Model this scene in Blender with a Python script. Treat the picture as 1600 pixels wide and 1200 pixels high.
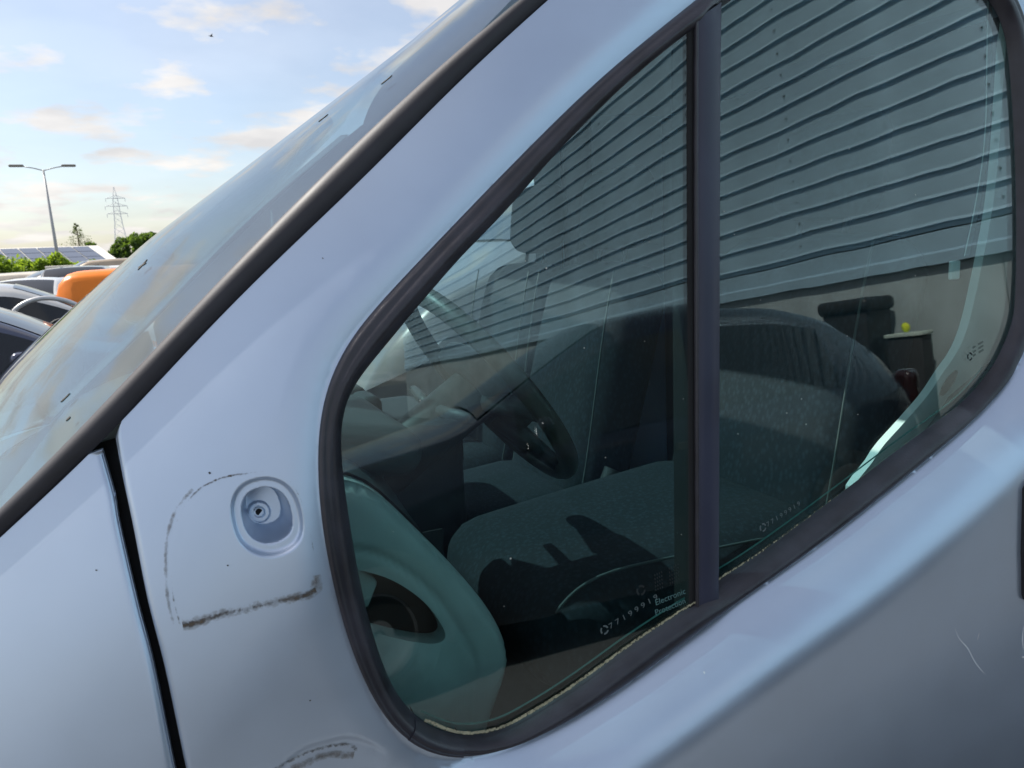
import bpy, bmesh, math, random
import numpy as np
from mathutils import Vector, Matrix
from mathutils.geometry import delaunay_2d_cdt
random.seed(7); rng = np.random.default_rng(7)
for o in list(bpy.data.objects): bpy.data.objects.remove(o)
S = bpy.context.scene
R = math.radians
COL = S.collection

# ------------------------------------------------------------------ camera
YAW, PITCH, ROLL = R(23.5), R(-10.0), R(3.0)
fwd = Vector((math.sin(YAW)*math.cos(PITCH), math.cos(YAW)*math.cos(PITCH), math.sin(PITCH)))
rt0 = Vector((math.cos(YAW), -math.sin(YAW), 0)); up0 = rt0.cross(fwd)
rt = rt0*math.cos(ROLL) - up0*math.sin(ROLL); up = rt0*math.sin(ROLL) + up0*math.cos(ROLL)
cd = bpy.data.cameras.new('camera'); cd.sensor_width = 36; cd.lens = 1180/1600*36
cd.clip_start = 0.05; cd.clip_end = 5000
cam = bpy.data.objects.new('camera', cd); COL.objects.link(cam)
m = Matrix((rt, up, -fwd)).transposed().to_4x4(); m.translation = Vector((0, -0.70, 1.45)); cam.matrix_world = m
cd.dof.use_dof = True; cd.dof.focus_distance = 1.15; cd.dof.aperture_fstop = 14.0
S.camera = cam

# ------------------------------------------------------------------ sky and sun
SUN = Vector((-0.52, 0.40, 0.80)).normalized()
sun_el = math.asin(SUN.z); sun_az = math.atan2(SUN.x, SUN.y)
W = bpy.data.worlds.new('World'); S.world = W; W.use_nodes = True
nt = W.node_tree; nt.nodes.clear()
def N(t, **k):
    n = nt.nodes.new(t)
    for a, b in k.items(): setattr(n, a, b)
    return n
def L(a, b): nt.links.new(a, b)
out = N('ShaderNodeOutputWorld'); bg = N('ShaderNodeBackground'); bg.inputs[1].default_value = 0.115
sky = N('ShaderNodeTexSky', sky_type='NISHITA'); sky.sun_disc = False
sky.sun_elevation = sun_el; sky.sun_rotation = sun_az; sky.air_density = 1.0; sky.dust_density = 1.7; sky.ozone_density = 1.5
tc = N('ShaderNodeTexCoord'); sep = N('ShaderNodeSeparateXYZ'); L(tc.outputs['Generated'], sep.inputs[0])
den = N('ShaderNodeMath', operation='MAXIMUM'); den.inputs[1].default_value = 0.0; L(sep.outputs['Z'], den.inputs[0])
den2 = N('ShaderNodeMath', operation='ADD'); den2.inputs[1].default_value = 0.16; L(den.outputs[0], den2.inputs[0])
dx = N('ShaderNodeMath', operation='DIVIDE'); L(sep.outputs['X'], dx.inputs[0]); L(den2.outputs[0], dx.inputs[1])
dy = N('ShaderNodeMath', operation='DIVIDE'); L(sep.outputs['Y'], dy.inputs[0]); L(den2.outputs[0], dy.inputs[1])
cb = N('ShaderNodeCombineXYZ'); L(dx.outputs[0], cb.inputs[0]); L(dy.outputs[0], cb.inputs[1]); cb.inputs[2].default_value = 5.1
n1 = N('ShaderNodeTexNoise'); n1.inputs['Scale'].default_value = 2.7; n1.inputs['Detail'].default_value = 6; n1.inputs['Roughness'].default_value = 0.52
L(cb.outputs[0], n1.inputs['Vector'])
rp = N('ShaderNodeValToRGB'); rp.color_ramp.elements[0].position = 0.47; rp.color_ramp.elements[1].position = 0.60
L(n1.outputs[0], rp.inputs[0])
n2 = N('ShaderNodeTexNoise'); n2.inputs['Scale'].default_value = 0.7; n2.inputs['Detail'].default_value = 3
L(cb.outputs[0], n2.inputs['Vector'])
rp2 = N('ShaderNodeValToRGB'); rp2.color_ramp.elements[0].position = 0.40; rp2.color_ramp.elements[1].position = 0.75
rp2.color_ramp.elements[1].color = (0.42, 0.42, 0.42, 1); rp2.color_ramp.elements[0].color = (0.16, 0.16, 0.16, 1)
L(n2.outputs[0], rp2.inputs[0])
mx = N('ShaderNodeMath', operation='MAXIMUM'); L(rp.outputs[0], mx.inputs[0]); L(rp2.outputs[0], mx.inputs[1])
mf = N('ShaderNodeMath', operation='MULTIPLY'); L(mx.outputs[0], mf.inputs[0]); mf.inputs[1].default_value = 0.9
mix = N('ShaderNodeMixRGB'); L(mf.outputs[0], mix.inputs[0]); L(sky.outputs[0], mix.inputs[1]); 
n3 = N('ShaderNodeTexNoise'); n3.inputs['Scale'].default_value = 3.2; n3.inputs['Detail'].default_value = 5; L(cb.outputs[0], n3.inputs['Vector'])
rp3 = N('ShaderNodeValToRGB'); rp3.color_ramp.elements[0].position = 0.35; rp3.color_ramp.elements[1].position = 0.65
rp3.color_ramp.elements[0].color = (4.5, 4.35, 4.3, 1); rp3.color_ramp.elements[1].color = (6.0, 5.75, 5.5, 1)
L(n3.outputs[0], rp3.inputs[0]); L(rp3.outputs[0], mix.inputs[2])
L(mix.outputs[0], bg.inputs[0]); L(bg.outputs[0], out.inputs[0])
sl = bpy.data.lights.new('sun', 'SUN'); sl.energy = 4.2; sl.angle = R(0.53); sl.color = (1.0, 0.95, 0.87)
so = bpy.data.objects.new('sun', sl); COL.objects.link(so)
so.rotation_euler = (-SUN).to_track_quat('-Z', 'Y').to_euler()
S.view_settings.view_transform = 'Standard'; S.view_settings.look = 'None'; S.view_settings.gamma = 1.0
S.view_settings.exposure = 0.58
S.render.engine = 'CYCLES'
S.cycles.max_bounces = 10; S.cycles.transparent_max_bounces = 24; S.cycles.glossy_bounces = 6

# ------------------------------------------------------------------ materials
MATS = {}
def M(name, col, rough=0.5, metal=0.0, var=0.0, scale=8.0, bump=0.0, bscale=60.0, coat=0.0, coatr=0.05, spec=0.5, detail=4, ior=1.5):
    if name in MATS: return MATS[name]
    m = bpy.data.materials.new(name); m.use_nodes = True
    t = m.node_tree; b = t.nodes['Principled BSDF']
    b.inputs['Base Color'].default_value = (*col, 1); b.inputs['Roughness'].default_value = rough
    b.inputs['Metallic'].default_value = metal; b.inputs['Coat Weight'].default_value = coat
    b.inputs['Coat Roughness'].default_value = coatr; b.inputs['Specular IOR Level'].default_value = spec
    b.inputs['IOR'].default_value = ior
    tcn = t.nodes.new('ShaderNodeTexCoord')
    if var:
        n = t.nodes.new('ShaderNodeTexNoise'); n.inputs['Scale'].default_value = scale; n.inputs['Detail'].default_value = detail
        t.links.new(tcn.outputs['Object'], n.inputs['Vector'])
        r = t.nodes.new('ShaderNodeValToRGB'); r.color_ramp.elements[0].position = 0.3; r.color_ramp.elements[1].position = 0.7
        r.color_ramp.elements[0].color = (*[c*(1-var) for c in col], 1); r.color_ramp.elements[1].color = (*[min(1, c*(1+var)) for c in col], 1)
        t.links.new(n.outputs[0], r.inputs[0]); t.links.new(r.outputs[0], b.inputs['Base Color'])
        mr = t.nodes.new('ShaderNodeMapRange'); mr.inputs[3].default_value = max(0, rough-0.08); mr.inputs[4].default_value = min(1, rough+0.08)
        t.links.new(n.outputs[0], mr.inputs[0]); t.links.new(mr.outputs[0], b.inputs['Roughness'])
    if bump:
        n = t.nodes.new('ShaderNodeTexNoise'); n.inputs['Scale'].default_value = bscale; n.inputs['Detail'].default_value = 3
        t.links.new(tcn.outputs['Object'], n.inputs['Vector'])
        bp = t.nodes.new('ShaderNodeBump'); bp.inputs['Strength'].default_value = bump; bp.inputs['Distance'].default_value = 0.002
        t.links.new(n.outputs[0], bp.inputs['Height']); t.links.new(bp.outputs[0], b.inputs['Normal'])
    MATS[name] = m; return m
def glass(name, tint, rough=0.0, ior=1.6, wob=0.0):
    """coated sheet glass: tinted transmission plus fresnel mirror on each face"""
    m = bpy.data.materials.new(name); m.use_nodes = True; t = m.node_tree; t.nodes.clear()
    o = t.nodes.new('ShaderNodeOutputMaterial'); mixs = t.nodes.new('ShaderNodeMixShader')
    tr = t.nodes.new('ShaderNodeBsdfTransparent'); tr.inputs[0].default_value = (*tint, 1)
    gl = t.nodes.new('ShaderNodeBsdfGlossy'); gl.inputs['Roughness'].default_value = rough
    geo = t.nodes.new('ShaderNodeNewGeometry'); io = t.nodes.new('ShaderNodeMapRange')
    io.inputs[3].default_value = ior; io.inputs[4].default_value = 1/ior
    fr = t.nodes.new('ShaderNodeFresnel')
    t.links.new(geo.outputs['Backfacing'], io.inputs[0]); t.links.new(io.outputs[0], fr.inputs['IOR'])
    t.links.new(fr.outputs[0], mixs.inputs[0]); t.links.new(tr.outputs[0], mixs.inputs[1]); t.links.new(gl.outputs[0], mixs.inputs[2])
    if wob:
        tcn = t.nodes.new('ShaderNodeTexCoord'); nz = t.nodes.new('ShaderNodeTexNoise'); nz.inputs['Scale'].default_value = 7.0; nz.inputs['Detail'].default_value = 1.0
        bp = t.nodes.new('ShaderNodeBump'); bp.inputs['Strength'].default_value = 1.0; bp.inputs['Distance'].default_value = wob
        t.links.new(tcn.outputs['Object'], nz.inputs['Vector']); t.links.new(nz.outputs[0], bp.inputs['Height']); t.links.new(bp.outputs[0], gl.inputs['Normal'])
    t.links.new(mixs.outputs[0], o.inputs[0]); MATS[name] = m; return m
def streak_mat(name, col, rough, cover, scale, stretch=(1, 1, 1), soft=0.12):
    """grime film: colour with noise-shaped gaps (alpha)"""
    m = M(name, col, rough, var=0.25, scale=60); t = m.node_tree; b = t.nodes['Principled BSDF']
    tcn = t.nodes.new('ShaderNodeTexCoord'); mp = t.nodes.new('ShaderNodeMapping'); mp.inputs['Scale'].default_value = stretch
    n = t.nodes.new('ShaderNodeTexNoise'); n.inputs['Scale'].default_value = scale; n.inputs['Detail'].default_value = 5; n.inputs['Roughness'].default_value = 0.65
    a = t.nodes.new('ShaderNodeAttribute'); a.attribute_name = 'film'
    t.links.new(tcn.outputs['Object'], mp.inputs[0]); t.links.new(mp.outputs[0], n.inputs['Vector'])
    ad = t.nodes.new('ShaderNodeMath'); ad.operation = 'ADD'; t.links.new(n.outputs[0], ad.inputs[0]); t.links.new(a.outputs['Fac'], ad.inputs[1])
    mr = t.nodes.new('ShaderNodeMapRange'); mr.inputs[1].default_value = 1.5-cover-soft; mr.inputs[2].default_value = 1.5-cover+soft
    t.links.new(ad.outputs[0], mr.inputs[0]); t.links.new(mr.outputs[0], b.inputs['Alpha'])
    return m

PAINT = M('silver_blue_paint', (0.52, 0.61, 0.735), 0.36, 0.76, var=0.03, scale=10, coat=0.3, coatr=0.10, detail=4)
RUBBER = M('black_rubber', (0.023, 0.022, 0.031), 0.36, var=0.4, scale=24, bump=0.14, bscale=300, spec=0.6)
TRIMB = M('dark_trim_plastic', (0.024, 0.023, 0.030), 0.55, var=0.25, scale=18, bump=0.05, bscale=400)
DIVM = M('divider_film', (0.030, 0.034, 0.062), 0.40, var=0.15, scale=10, bump=0.03, bscale=300)
BLACK = M('black_void', (0.006, 0.006, 0.007), 0.8)
GLASS = glass('green_tinted_glass', (0.74, 0.885, 0.88), wob=0.00025, ior=1.78)
WGLASS = glass('windscreen_glass', (0.68, 0.83, 0.86), ior=2.7)
PLAST = M('light_grey_plastic', (0.46, 0.49, 0.47), 0.55, var=0.06, scale=20, bump=0.12, bscale=500)
DASHM = M('grey_dash_plastic', (0.055, 0.06, 0.065), 0.6, var=0.1, scale=14, bump=0.2, bscale=400)
DARKP = M('charcoal_plastic', (0.03, 0.032, 0.035), 0.55, var=0.2, scale=30, bump=0.15, bscale=300)
BENCHM = M('dark_carpet', (0.02, 0.022, 0.024), 0.95, var=0.3, scale=60)
def fabric():
    m = M('woven_blue_grey_fabric', (0.10, 0.135, 0.165), 0.92); t = m.node_tree; b = t.nodes['Principled BSDF']
    tcn = t.nodes.new('ShaderNodeTexCoord'); v = t.nodes.new('ShaderNodeTexVoronoi'); v.inputs['Scale'].default_value = 110
    n = t.nodes.new('ShaderNodeTexNoise'); n.inputs['Scale'].default_value = 420
    mp = t.nodes.new('ShaderNodeMapping'); mp.inputs['Scale'].default_value = (1, 1, 0.6)
    t.links.new(tcn.outputs['Object'], mp.inputs[0]); t.links.new(mp.outputs[0], v.inputs['Vector']); t.links.new(tcn.outputs['Object'], n.inputs['Vector'])
    r = t.nodes.new('ShaderNodeValToRGB'); r.color_ramp.elements[0].position = 0.15; r.color_ramp.elements[1].position = 0.55
    r.color_ramp.elements[0].color = (0.028, 0.042, 0.058, 1); r.color_ramp.elements[1].color = (0.015, 0.022, 0.031, 1)
    mm = t.nodes.new('ShaderNodeMixRGB'); mm.blend_type = 'MULTIPLY'; mm.inputs[0].default_value = 0.6
    t.links.new(v.outputs['Distance'], r.inputs[0]); t.links.new(r.outputs[0], mm.inputs[1]); t.links.new(n.outputs[0], mm.inputs[2]); t.links.new(mm.outputs[0], b.inputs['Base Color'])
    return m
FABRIC = fabric()
PIPING = M('pale_stitching', (0.085, 0.10, 0.10), 0.8)
WHITE = M('white_plastic', (0.78, 0.78, 0.76), 0.5)

TEXT = {}
for _t in ('7 7 1 9 9 9 1 9', 'Electronic', 'Protection', 'llll  lllll', 'lll  lllll'):
    cu = bpy.data.curves.new('t', 'FONT'); cu.body = _t; cu.size = 1.0; cu.resolution_u = 3
    ob = bpy.data.objects.new('t', cu); COL.objects.link(ob); dg = bpy.context.evaluated_depsgraph_get(); ev = ob.evaluated_get(dg); me = ev.to_mesh()
    TEXT[_t] = (np.array([v.co[:] for v in me.vertices]), [tuple(p.vertices) for p in me.polygons]); ev.to_mesh_clear(); bpy.data.objects.remove(ob); bpy.data.curves.remove(cu)

# ------------------------------------------------------------------ helpers
def new(name, verts, faces, mat, parent=None, smooth=False, normals=None, film=None):
    me = bpy.data.meshes.new(name); me.from_pydata([tuple(map(float, v)) for v in verts], [], [tuple(map(int, f)) for f in faces])
    me.update()
    if mat: me.materials.append(mat)
    if smooth:
        me.polygons.foreach_set('use_smooth', [True]*len(me.polygons))
        if normals is not None: me.normals_split_custom_set_from_vertices([tuple(map(float, n)) for n in normals])
    if film is not None:
        a = me.attributes.new('film', 'FLOAT', 'POINT'); a.data.foreach_set('value', [float(f) for f in film])
    o = bpy.data.objects.new(name, me); COL.objects.link(o)
    if parent is not None: attach(o, parent)
    return o
def attach(o, p):
    o.parent = p; o.matrix_parent_inverse = world_of(p).inverted()
def world_of(o):
    mw = Matrix.LocRotScale(o.location, o.rotation_euler, o.scale)
    if o.parent: mw = world_of(o.parent) @ o.matrix_parent_inverse @ mw
    return mw
def child(name, verts, faces, mat, parent, smooth=False):
    """verts in the parent's own space"""
    o = new(name, verts, faces, mat, None, smooth); o.parent = parent; return o
def thing(name, label, cat, loc=(0, 0, 0), rz=0.0, group=None):
    o = bpy.data.objects.new(name, None); COL.objects.link(o); o.location = loc; o.rotation_euler = (0, 0, rz)
    return tag(o, label, cat, group)
def tag(o, label, cat, group=None, kind=None):
    o['label'] = label; o['category'] = cat
    if group: o['group'] = group
    if kind: o['kind'] = kind
    return o
def copy_tree(o, parent=None):
    c = o.copy(); COL.objects.link(c); c.parent = parent
    for ch in list(o.children): copy_tree(ch, c)
    return c
class MB:
    def __init__(s): s.v = []; s.f = []
    def add(s, v, f):
        k = len(s.v); s.v += [tuple(p) for p in v]; s.f += [tuple(i+k for i in q) for q in f]; return s
    def box(s, a, b):
        x0, y0, z0 = a; x1, y1, z1 = b
        return s.add([(x0,y0,z0),(x1,y0,z0),(x1,y1,z0),(x0,y1,z0),(x0,y0,z1),(x1,y0,z1),(x1,y1,z1),(x0,y1,z1)],
                     [(0,3,2,1),(4,5,6,7),(0,1,5,4),(1,2,6,5),(2,3,7,6),(3,0,4,7)])
    def tube(s, pts, r, n=8, closed=False, caps=True):
        P = np.array(pts, float); k = len(P); rr = np.broadcast_to(np.array(r, float), (k,))
        if closed: T = np.roll(P, -1, 0)-np.roll(P, 1, 0)
        else: T = np.gradient(P, axis=0)
        T /= np.linalg.norm(T, axis=1)[:, None]+1e-12
        ref = np.array([0, 0, 1.0]) if abs(T[0][2]) < 0.9 else np.array([1.0, 0, 0])
        vs = []
        u = np.cross(T[0], ref); u /= np.linalg.norm(u)
        for i in range(k):
            u = u-T[i]*(u@T[i]); u /= np.linalg.norm(u); w = np.cross(T[i], u)
            for j in range(n):
                a = 2*math.pi*j/n; vs.append(P[i]+rr[i]*(math.cos(a)*u+math.sin(a)*w))
        fs = []
        for i in range(k if closed else k-1):
            for j in range(n):
                a = i*n+j; b = i*n+(j+1) % n; i2 = (i+1) % k
                fs.append((a, b, i2*n+(j+1) % n, i2*n+j))
        if caps and not closed: fs += [tuple(range(n))[::-1], tuple(range((k-1)*n, k*n))]
        return s.add(vs, fs)
    def grid(s, G, closed_u=False, closed_v=False):
        nu, nv = len(G), len(G[0]); vs = [p for row in G for p in row]; fs = []
        for i in range(nu if closed_u else nu-1):
            for j in range(nv if closed_v else nv-1):
                i2, j2 = (i+1) % nu, (j+1) % nv
                fs.append((i*nv+j, i2*nv+j, i2*nv+j2, i*nv+j2))
        return s.add(vs, fs)
    def prism(s, poly, y0, y1):
        """polygon in xz extruded along y"""
        n = len(poly); vs = [(x, y0, z) for x, z in poly]+[(x, y1, z) for x, z in poly]
        fs = [tuple(range(n)), tuple(range(n, 2*n))[::-1]]+[(i, i+n, (i+1) % n+n, (i+1) % n) for i in range(n)]
        return s.add(vs, fs)
    def build(s, name, mat, parent=None, smooth=False, local=False):
        return (child if local else new)(name, s.v, s.f, mat, parent, smooth)
def bevel(o, w, seg=2, angle=0.6):
    b = o.modifiers.new('bevel', 'BEVEL'); b.width = w; b.segments = seg; b.limit_method = 'ANGLE'; b.angle_limit = angle
    o.data.polygons.foreach_set('use_smooth', [True]*len(o.data.polygons)); return o
def rbox(name, c, size, r, mat, parent, rot=None, seg=4, bulge=0.0, local=False):
    """pillow-like rounded block"""
    n = 14; vs = []; fs = []
    sx, sy, sz = [q/2 for q in size]
    bm = bmesh.new(); bmesh.ops.create_cube(bm, size=2.0); bmesh.ops.subdivide_edges(bm, edges=bm.edges[:], cuts=n, use_grid_fill=True)
    for v in bm.verts:
        p = np.array(v.co); q = np.clip(p*[sx, sy, sz], [-(sx-r), -(sy-r), -(sz-r)], [sx-r, sy-r, sz-r])
        d = p*[sx, sy, sz]-q; l = np.linalg.norm(d); e = q+(d/l*r if l > 1e-9 else 0)
        k = (1-p[1]**2)*(1-p[2]**2)*bulge; e[0] += k*(1 if p[0] > 0 else -1)
        e[2] += (1-p[0]**2)*(1-p[1]**2)*bulge*(1 if p[2] > 0 else -1)
        v.co = e
    V = [v.co.copy() for v in bm.verts]; F = [[v.index for v in f.verts] for f in bm.faces]; bm.free()
    mt = Matrix.Translation(c) @ (rot.to_matrix().to_4x4() if rot else Matrix())
    return (child if local else new)(name, [mt @ v for v in V], F, mat, parent, True)
def catmull(P, n, closed=False):
    P = np.array(P, float); k = len(P)
    if closed: Q = np.vstack([P[-1], P, P[0], P[1]])
    else: Q = np.vstack([2*P[0]-P[1], P, 2*P[-1]-P[-2]])
    out = []
    for i in range(1, len(Q)-2):
        for t in np.linspace(0, 1, 12, endpoint=False):
            a, b, c, d = Q[i-1], Q[i], Q[i+1], Q[i+2]
            out.append(0.5*((2*b)+(c-a)*t+(2*a-5*b+4*c-d)*t*t+(3*b-a-3*c+d)*t**3))
    if not closed: out.append(P[-1])
    return resample(out, n, closed)
def resample(P, n, closed=False):
    P = np.array(P, float)
    if closed: P = np.vstack([P, P[0]])
    s = np.r_[0, np.cumsum(np.linalg.norm(np.diff(P, axis=0), axis=1))]
    t = np.linspace(0, s[-1], n, endpoint=not closed)
    return np.stack([np.interp(t, s, P[:, i]) for i in range(P.shape[1])], 1)
def gsmooth(P, k, closed):
    w = np.exp(-0.5*(np.arange(-3*k, 3*k+1)/k)**2); w /= w.sum(); h = 3*k
    if closed: Q = np.vstack([P[-h:], P, P[:h]])
    else: Q = np.vstack([2*P[0]-P[h:0:-1], P, 2*P[-1]-P[-2:-h-2:-1]])
    return np.stack([np.convolve(Q[:, i], w, 'valid') for i in range(P.shape[1])], 1)
def inside(poly, pts):
    P = np.array(poly); x, y = pts[:, 0], pts[:, 1]; r = np.zeros(len(pts), bool); j = len(P)-1
    for i in range(len(P)):
        xi, yi = P[i]; xj, yj = P[j]
        c = ((yi > y) != (yj > y)); r ^= c & (x < (xj-xi)*(y-yi)/((yj-yi) if yj != yi else 1e-12)+xi); j = i
    return r
def dist(poly, pts, closed=True):
    A = np.array(poly); B = np.roll(A, -1, 0) if closed else A[1:]; A = A if closed else A[:-1]
    best = np.full(len(pts), 9e9)
    for a, b in zip(A, B):
        ab = b-a; t = np.clip(((pts-a)@ab)/(ab@ab+1e-15), 0, 1); d = pts-(a+t[:, None]*ab); best = np.minimum(best, (d*d).sum(1))
    return np.sqrt(best)

# ------------------------------------------------------------------ ground
def ground():
    m = M('yard_gravel', (0.105, 0.108, 0.112), 0.85, var=0.22, scale=0.6, bump=0.5, bscale=25, detail=9)
    g = new('ground', [(-900, -900, 0), (900, -900, 0), (900, 1500, 0), (-900, 1500, 0)], [(0, 1, 2, 3)], m); g['kind'] = 'structure'
ground()

# ------------------------------------------------------------------ the van: shared surfaces (metres)
SILL = [(-0.3, 0.83), (0.0, 0.865), (0.15, 0.893), (0.2282, 0.9029), (0.2846, 0.9007), (0.3661, 0.9193), (0.4541, 0.9489), (0.5345, 0.9811), (0.6414, 1.0202), (0.7352, 1.0498), (0.8781, 1.1043), (0.9697, 1.1396), (1.0524, 1.1744), (1.1191, 1.209), (1.185, 1.2603), (1.35, 1.345), (2.0, 1.5)]
YC = 0.93                                                     # centre line of the van
def sstep(a, b, x):
    t = np.clip((x-a)/(b-a), 0, 1); return t*t*(3-2*t)
_sx = np.linspace(-1, 2.2, 321); _sz = np.interp(_sx, [p[0] for p in SILL], [p[1] for p in SILL])
_sz = np.convolve(np.pad(_sz, 4, mode='edge'), np.ones(9)/9, 'valid')
_bs = np.linspace(0, 0.4, 401); _bt = np.clip((_bs-0.004)/0.098, 0, 1); _bv = np.cumsum(1.2*(1-_bt*_bt*(3-2*_bt)))*0.001
def sill(x): return np.interp(x, _sx, _sz)+0.002
def tumble(z):
    u = z-1.0; return np.where(u > 0, 0.06*u+0.03*u*u, 0.06*u+0.40*u*u)
def ybase(x, z):
    q = np.maximum(-(x-0.19)*0.75+(z-1.20)*0.66, 0)
    return tumble(z)+0.05*(np.minimum(x, 1.6)-0.65)**2+0.08*np.maximum(0, 0.1-x)**2+1.5*q*q/(1+1.2*q)
def ybody(x, z):
    h = sill(x)-z; A = sstep(0.10, 0.42, x)
    return ybase(x, z)-A*np.interp(h, _bs, _bv)
GF = [-0.0874, 0.0803, 0.0868, -0.0189, -0.0006, -0.0132, -0.0288, -0.0021, 0.0122, -0.0035, -0.001, -0.0077, 0.0006, 0.0015]
GB = [0.0076, 0.0871, 0.0593, 0.0115, 0.0151, -0.0017, -0.0037, 0.0113, -0.0115, -0.0001, 0.0022, -0.0009, -0.0008, 0.0002]
def pol(c, u, v): return c[0]*u+c[1]*v+c[2]*u*u+c[3]*u*v+c[4]*v*v+c[5]*u*v*v+c[6]*v**3+c[7]*u*u*v+c[8]*u**3+c[9]*u*v**3+c[10]*u*u*v*v+c[11]*v**4+c[12]*u**3*v+c[13]*u**4
def yg_front(x, z): return 0.047+pol(GF, x-0.36, z-1.36)
def yg_rear(x, z): return 0.053+pol(GB, x-0.88, z-1.42)
def yglass(x, z):
    w = sstep(-0.03, 0.03, x-(0.5655+0.0706*(z-1.0245))); return yg_front(x, z)*(1-w)+yg_rear(x, z)*w

SEAL_OUT = [(0.5931, 1.7262), (0.4661, 1.6387), (0.3627, 1.5548), (0.2655, 1.4707), (0.2326, 1.4418), (0.178, 1.3928), (0.1458, 1.3628), (0.1308, 1.3428), (0.122, 1.3232), (0.1153, 1.2967), (0.1106, 1.2658), (0.1067, 1.2411), (0.1052, 1.1799), (0.1105, 1.1218), (0.1181, 1.066), (0.1259, 1.0331), (0.141, 0.9856), (0.1609, 0.9455), (0.1793, 0.9188), (0.2031, 0.9077), (0.2282, 0.9029), (0.2846, 0.9007), (0.3661, 0.9193), (0.4541, 0.9489), (0.5345, 0.9811), (0.6414, 1.0202), (0.7352, 1.0498), (0.8781, 1.1043), (0.9697, 1.1396), (1.0524, 1.1744), (1.1191, 1.209), (1.185, 1.2603),
            (1.212,1.325),(1.226,1.43),(1.228,1.575),(1.218,1.72),(1.195,1.778),(1.165,1.802),(1.093,1.838),(0.985,1.863),(0.88,1.867),(0.79,1.845),(0.70,1.797)]
SEAL_IN = [(0.7151, 1.7698), (0.6305, 1.7187), (0.5661, 1.6817), (0.4846, 1.6248), (0.4016, 1.5557), (0.3414, 1.4991), (0.3003, 1.463), (0.2798, 1.4459), (0.2309, 1.3989), (0.1954, 1.3632), (0.1627, 1.3298), (0.1476, 1.3083), (0.14, 1.2847), (0.1367, 1.2598), (0.1363, 1.213), (0.138, 1.1673), (0.141, 1.12), (0.1455, 1.0795), (0.1526, 1.0371), (0.1651, 0.9913), (0.1846, 0.9575), (0.2074, 0.937), (0.2329, 0.9237), (0.262, 0.9185), (0.291, 0.9217), (0.3719, 0.9495), (0.4363, 0.9775), (0.5271, 1.0100), (0.5885, 1.0255), (0.6724, 1.0535), (0.9096, 1.145), (1.0408, 1.1918), (1.117, 1.2384), (1.1578, 1.285), (1.1751, 1.3197), (1.1846, 1.4262), (1.187, 1.5698), (1.1775, 1.7097), (1.1571, 1.7568), (1.1355, 1.7748), (1.0736, 1.8087), (0.9809, 1.8327), (0.8829, 1.8377), (0.8022, 1.8152)]
TRIM_GLASS = [(-0.36,1.07),(-0.27,1.15),(-0.1811,1.2248),(-0.1356,1.2661),(-0.0876,1.3102),(-0.014,1.3816),(0.0265,1.4211),(0.1035,1.4916),(0.184,1.5635),(0.2249,1.5982),(0.293,1.6547),(0.3857,1.7223),(0.47,1.785),(0.53,1.832)]
TRIM_PAINT = [(-0.36,1.045),(-0.27,1.130),(-0.1827,1.203),(-0.1345,1.2392),(-0.0874,1.2773),(-0.07,1.2944),(-0.0133,1.3524),(0.034,1.3966),(0.1003,1.457),(0.1321,1.4801),(0.219,1.5527),(0.2931,1.6238),(0.4154,1.7215),(0.50,1.788),(0.555,1.832)]
FENDER_EDGE = [(-0.084,1.2766),(-0.0773,1.2357),(-0.0754,1.2065),(-0.0673,1.1336),(-0.0602,1.078),(-0.0538,0.9833),(-0.045,0.85),(-0.03,0.62),(-0.02,0.40)]
DOOR_EDGE = [(-0.0705,1.2891),(-0.068,1.2534),(-0.0636,1.2058),(-0.0584,1.1381),(-0.0505,1.0717),(-0.044,0.9811),(-0.035,0.85),(-0.02,0.62),(-0.01,0.40)]
MIRROR_RING = [(-0.033,1.1157),(-0.036,1.1425),(-0.0329,1.1774),(-0.0279,1.2005),(-0.0181,1.2205),(-0.0018,1.2371),(0.0194,1.2463),(0.04,1.2489),(0.0633,1.2488),(0.0809,1.2392),(0.0891,1.2198),(0.0931,1.1945),(0.0948,1.1691),(0.0943,1.1438),(0.0927,1.13),(0.0777,1.1262),(0.0537,1.1252),(0.03,1.1227),(0.0068,1.1211),(-0.0167,1.1156),(-0.0308,1.1149)]
RECESS = [(0.024,1.2142),(0.0297,1.2317),(0.042,1.2415),(0.0627,1.244),(0.0792,1.2351),(0.0875,1.2169),(0.089,1.195),(0.0853,1.1799),(0.074,1.1709),(0.0559,1.1671),(0.0391,1.1728),(0.0275,1.1868)]

L_IN = gsmooth(catmull(SEAL_IN, 420, True), 2, True)
L_OUT0 = gsmooth(catmull(SEAL_OUT, 900, True), 9, True)
L_OUT = []
for p in L_IN: L_OUT.append(L_OUT0[np.argmin(((L_OUT0-p)**2).sum(1))])
L_OUT = gsmooth(np.array(L_OUT), 4, True); L_RIM = resample(L_OUT0, 150, True)
HOLE = L_OUT*0.72+L_IN*0.28
trg = gsmooth(catmull(TRIM_GLASS, 160), 12, False); trp = gsmooth(catmull(TRIM_PAINT, 160), 11, False)

van = thing('parked_van', 'silver blue van with its wing mirror missing, filling the foreground', 'van', (1.45, YC, 0))

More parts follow.
